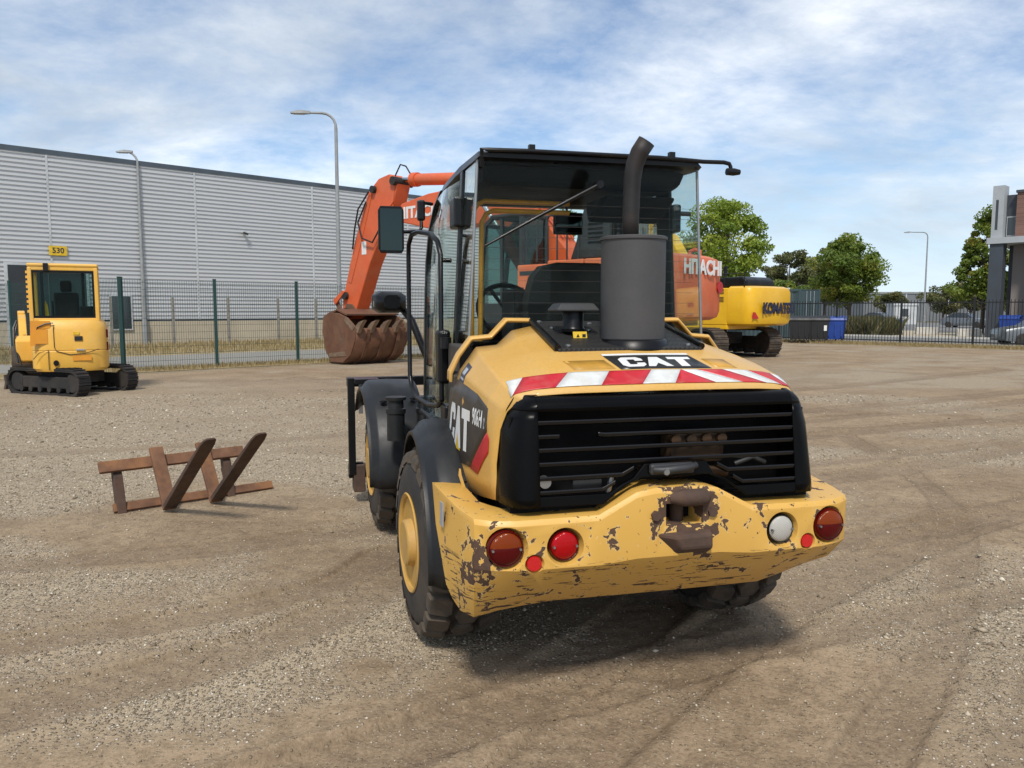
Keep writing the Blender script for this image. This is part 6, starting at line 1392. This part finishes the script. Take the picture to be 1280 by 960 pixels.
for s in (-1, 1):
    mb = MB(); mb.loft([[(s * (cw_(z) - .01), YB - .035, z), (s * (cw_(z) + .012), YB - .035, z), (s * (cw_(z) + .012), YB + .035, z), (s * (cw_(z) - .06), YB + .035, z)] for z in (1.0, 1.6, 2.2, 2.42)], True, True); mb.build('cab_post', 'black_metal', ld, bevel=.006)
    bow = ((.86, .70, 1.26), (1.15, .695, 1.28), (1.6, .685, 1.30), (2.0, .672, 1.30), (2.2, .655, 1.27), (2.34, .632, 1.20), (2.43, .605, 1.08))
    mb = MB(); mb.loft([[(s * (x - .035), y - .02, z), (s * x, y - .02, z), (s * x, y + .025, z), (s * (x - .035), y + .025, z)] for z, x, y in bow], True, True); mb.build('cab_post', 'black_metal', ld, bevel=.005)
    # corner glass behind the post
    MB().loft([[(s * cw_(1.50), YR + .012, 1.50), (s * cw_(1.50), YB - .036, 1.50)], [(s * cw_(2.41), YR + .012, 2.41), (s * cw_(2.41), YB - .036, 2.41)]]).build('corner_window', 'cab_glass', ld, solid=.005)
    MB().tube([(s * (cw_(1.49) - .002), YR + .002, 1.49), (s * (cw_(2.43) - .002), YR + .002, 2.43)], .0075, 6).build('glass_edge', 'aluminium', ld, smooth=40)
    # door: framed glass running down to the step
    d_ = empty('door', (0, 0, 0), 0, ld)
    secs = []
    for z in (.92, 1.15, 1.5, 1.9, 2.2, 2.38):
        xf = np.interp(z, [b[0] for b in bow], [b[1] for b in bow]); yf = np.interp(z, [b[0] for b in bow], [b[2] for b in bow])
        secs.append([(s * (cw_(z) + .012 + .0), YB + .036, z), (s * ((cw_(z) + .012) * .5 + xf * .5 + .018), (YB + yf) / 2, z), (s * (xf - .003), yf - .025, z)])
    MB().loft(secs).build('door_glass', 'cab_glass', d_, solid=.005, smooth=50)
    MB().tube([(s * .715, .62, .90), (s * .715, .62, 1.02), (s * .715, 1.22, 1.02)], .015, 6).build('door_bar', 'black_metal', d_, smooth=40)
    MB().box((s * .70, YB + .09, 1.42), (.07, .13, .30)).build('door_latch', 'black_plastic', d_, bevel=.02)
    for z in (1.08, 2.20): MB().box((s * (cw_(z) + .028), YB + .01, z), (.05, .15, .16)).build('hinge', 'black_metal', ld, bevel=.012)
    MB().lathe([(-.03, .0), (-.03, .03), (.03, .03), (.03, 0)], 14, 'z', (s * .70, YB - .02, 1.50)).build('mount', 'black_metal', ld)
MB().loft([[(-cw_(1.49) + .008, YR, 1.49), (cw_(1.49) - .008, YR, 1.49)], [(-cw_(2.425) + .008, YR, 2.425), (cw_(2.425) - .008, YR, 2.425)]]).build('rear_window', 'cab_glass', ld, solid=.005)
for i in range(11):
    z = 1.66 + i * .055; MB().bx((-cw_(z) + .05, YR - .0035, z - .0007), (cw_(z) - .05, YR - .0015, z + .0007)).build('heater_wire', 'brown_panel', ld)
MB().loft([[(-.66, 1.29, 1.0), (.66, 1.29, 1.0)], [(-.65, 1.30, 2.0), (.65, 1.30, 2.0)], [(-.58, 1.12, 2.41), (.58, 1.12, 2.41)]]).build('windscreen', 'cab_glass', ld, solid=.005)
MB().bx((-.66, .0, .80), (.66, 1.24, 1.06)).build('cab_floor', 'interior_dark', ld, bevel=.02)
MB().bx((-.62, -.03, 1.06), (.62, .02, 1.52)).build('rear_sill', 'interior_dark', ld, bevel=.01)
# cab interior
st_ = empty('operator_seat', (0, 0, 0), 0, ld)
MB().bx((-.24, .35, 1.06), (.26, .78, 1.38)).build('seat_cushion', 'seat_fabric', st_, bevel=.05, seg=3)
mb = MB(); mb.loft([[(.01 + x * w_, y0 + (.03 if abs(x) > .8 else 0), z) for x in (-1, -.8, 0, .8, 1)] + [(.01 + x * w_, y0 - .10, z) for x in (1, .8, 0, -.8, -1)] for z, w_, y0 in ((1.36, .25, .40), (1.55, .27, .36), (1.75, .265, .33), (1.86, .24, .31), (1.92, .19, .30), (1.935, .12, .29))], True, True); mb.build('seat_back', 'seat_fabric', st_, smooth=50)
MB().bx((-.30, .36, 1.40), (-.24, .70, 1.80)).build('armrest', 'interior_dark', st_, bevel=.02)
wl = empty('steering_wheel', (0, 0, 0), 0, ld); TM = Matrix.Translation((-.19, 1.0, 1.68)) @ Matrix.Rotation(R(58), 4, 'X')
MB().tube([TM @ Vector((.19 * math.cos(a), .19 * math.sin(a), 0)) for a in [2 * math.pi * i / 28 for i in range(29)]], .016, 8, False).build('rim', 'interior_dark', wl, smooth=50)
for a in (0, 2.1, 4.2): MB().tube([TM @ Vector((0, 0, -.02)), TM @ Vector((.19 * math.cos(a), .19 * math.sin(a), 0))], .012, 6).build('spoke', 'interior_dark', wl)
MB().loft([[(-.34, .95, 1.06), (.0, .95, 1.06), (.0, 1.24, 1.06), (-.34, 1.24, 1.06)], [(-.33, 1.0, 1.55), (-.05, 1.0, 1.55), (-.05, 1.22, 1.60), (-.33, 1.22, 1.60)]], True, True).build('console', 'interior_dark', ld, bevel=.03)
MB().bx((.30, .1, 1.06), (.60, 1.0, 1.50)).build('side_console', 'interior_dark', ld, bevel=.04)
MB().bx((-.62, .1, 1.06), (-.36, .36, 1.50)).build('side_console', 'interior_dark', ld, bevel=.04)
yr = empty('yellow_rail', (0, 0, 0), 0, ld)
for d in (0, .05):
    MB().tube([(-.545 + d, .38, 1.5), (-.535 + d, .38, 2.21 - d), (-.51 + d, .38, 2.255 - d), (-.47 + d, .38, 2.275 - d), (0.02, .38, 2.275 - d)], .014, 8).build('rail_tube', 'amber_paint', yr, smooth=50)
im = empty('inside_mirror', (0, 0, 0), 0, ld); MB().bx((.10, .93, 2.16), (.30, .96, 2.30)).build('mirror_back', 'black_metal', im, bevel=.01); MB().bx((.115, .925, 2.175), (.285, .929, 2.285)).build('mirror_glass', 'mirror_face', im); MB().cyl((.2, .95, 2.28), (.2, 1.0, 2.36), .008, n=6).build('stalk', 'black_metal', im)
# rear wiper
wp = empty('wiper', (0, 0, 0), 0, ld); MB().tube([(.035, YR - .03, 2.315), (-.28, YR - .035, 2.15), (-.56, YR - .02, 1.995)], [.012, .009, .006], 8).build('wiper_arm', 'black_metal', wp, smooth=50)
MB().cyl((.035, YR, 2.315), (.035, YR - .045, 2.315), .02, n=12).build('pivot', 'black_metal', wp)
# rim rail and lamp bracket along the roof
MB().tube([(-.575, -.06, 2.38), (-.580, -.085, 2.46), (-.55, -.095, 2.454), (-.35, -.10, 2.457), (.0, -.10, 2.457), (.35, -.10, 2.457), (.50, -.09, 2.454), (.60, -.09, 2.450), (.72, -.09, 2.452), (.752, -.09, 2.446), (.760, -.09, 2.43), (.760, -.09, 2.405)], .011, 8).build('roof_rail', 'black_metal', ld, smooth=50)
MB().lathe([(-.03, .0), (-.03, .018), (.01, .020), (.045, .014), (.045, 0)], 14, 'x', (.768, -.09, 2.405)).build('marker_lamp', 'black_metal', ld, smooth=40)
for x in (-.33, .42): MB().box((x, -.09, 2.474), (.03, .03, .03)).build('rail_clip', 'black_metal', ld)
# mirrors, hand rail, front lamp
mr = empty('wing_mirror', (0, 0, 0), 0, ld)
MB().loft([[(-.915 + sx * w_, 1.10 + dy, 2.18 + sz_ * h_) for sx, sz_ in ((-1, -.82), (-.82, -1), (.82, -1), (1, -.82), (1, .82), (.82, 1), (-.82, 1), (-1, .82))] for dy, w_, h_ in ((.05, .062, .12), (.03, .078, .142), (-.008, .080, .145), (-.014, .076, .140))], True, True).build('mirror_housing', 'black_plastic', mr, smooth=35)
MB().bx((-.983, 1.0815, 2.05), (-.847, 1.0845, 2.31)).build('mirror_glass', 'mirror_face', mr, bevel=.001)
MB().tube([(-.64, 1.20, 2.36), (-.70, 1.16, 2.36), (-.72, 1.14, 2.32), (-.72, 1.13, 2.20), (-.735, 1.12, 2.175), (-.84, 1.12, 2.17)], .012, 8).build('mirror_arm', 'black_metal', mr, smooth=50)
MB().box((-.72, 1.14, 2.31), (.05, .05, .13)).build('arm_joint', 'black_metal', mr, bevel=.012)
mr = empty('wing_mirror', (0, 0, 0), 0, ld); MB().bx((.66, 1.2, 2.04), (.80, 1.24, 2.30)).build('mirror_housing', 'black_plastic', mr, bevel=.02)
def arc(c, r_, a0, a1, n=6): return [(c[0] + r_ * math.cos(a0 + (a1 - a0) * i / n), c[1] + r_ * math.sin(a0 + (a1 - a0) * i / n)) for i in range(n + 1)]
loop = arc((.62, 1.99), .13, 0, math.pi / 2) + arc((1.02, 1.99), .0001, 0, .1, 1)
hr = [(-.745, .56, 1.18), (-.745, .56, 1.98), (-.748, .59, 2.05), (-.752, .66, 2.09), (-.762, .82, 2.10), (-.770, .90, 2.08), (-.775, .94, 2.02), (-.775, .945, 1.95), (-.775, .945, 1.26), (-.77, .92, 1.18), (-.76, .85, 1.13), (-.752, .70, 1.12), (-.747, .60, 1.14), (-.745, .56, 1.18)]
MB().tube([(-.715 - (y - .56) * .22, YB + .05 + (y - .56) * 2.05, z + (y - .56) * .20 * (1 if z > 1.6 else 0)) for x, y, z in hr], .0145, 10).build('hand_rail', 'black_metal', ld, smooth=50)
for z in (1.3, 1.95): MB().cyl((-.715, YB + .05, z), (-.655, YB + .06, z), .012, n=8).build('rail_bracket', 'black_metal', ld)
hl = empty('head_lamp', (0, 0, 0), 0, ld)
def fv(p): return FM @ Vector(p)
MB().loft([[fv((-.79 + sx * w_, y, 1.74 + sz_ * h_)) for sx, sz_ in ((-1, -.6), (-.6, -1), (.6, -1), (1, -.6), (1, .6), (.6, 1), (-.6, 1), (-1, .6))] for y, w_, h_ in ((2.0, .06, .05), (2.05, .11, .075), (2.2, .125, .085), (2.28, .12, .085))], True, True).build('lamp_housing', 'black_plastic', hl, smooth=40)
MB().box(fv((-.875, 2.17, 1.725)), (.07, .08, .07)).build('indicator', 'lens_clear', hl, bevel=.015)
MB().tube([fv((-.70, 2.15, 1.70)), fv((-.63, 2.1, 1.60)), fv((-.55, 2.05, 1.38)), fv((-.45, 2.0, 1.15))], .028, 8).build('lamp_arm', 'black_metal', hl, smooth=50)
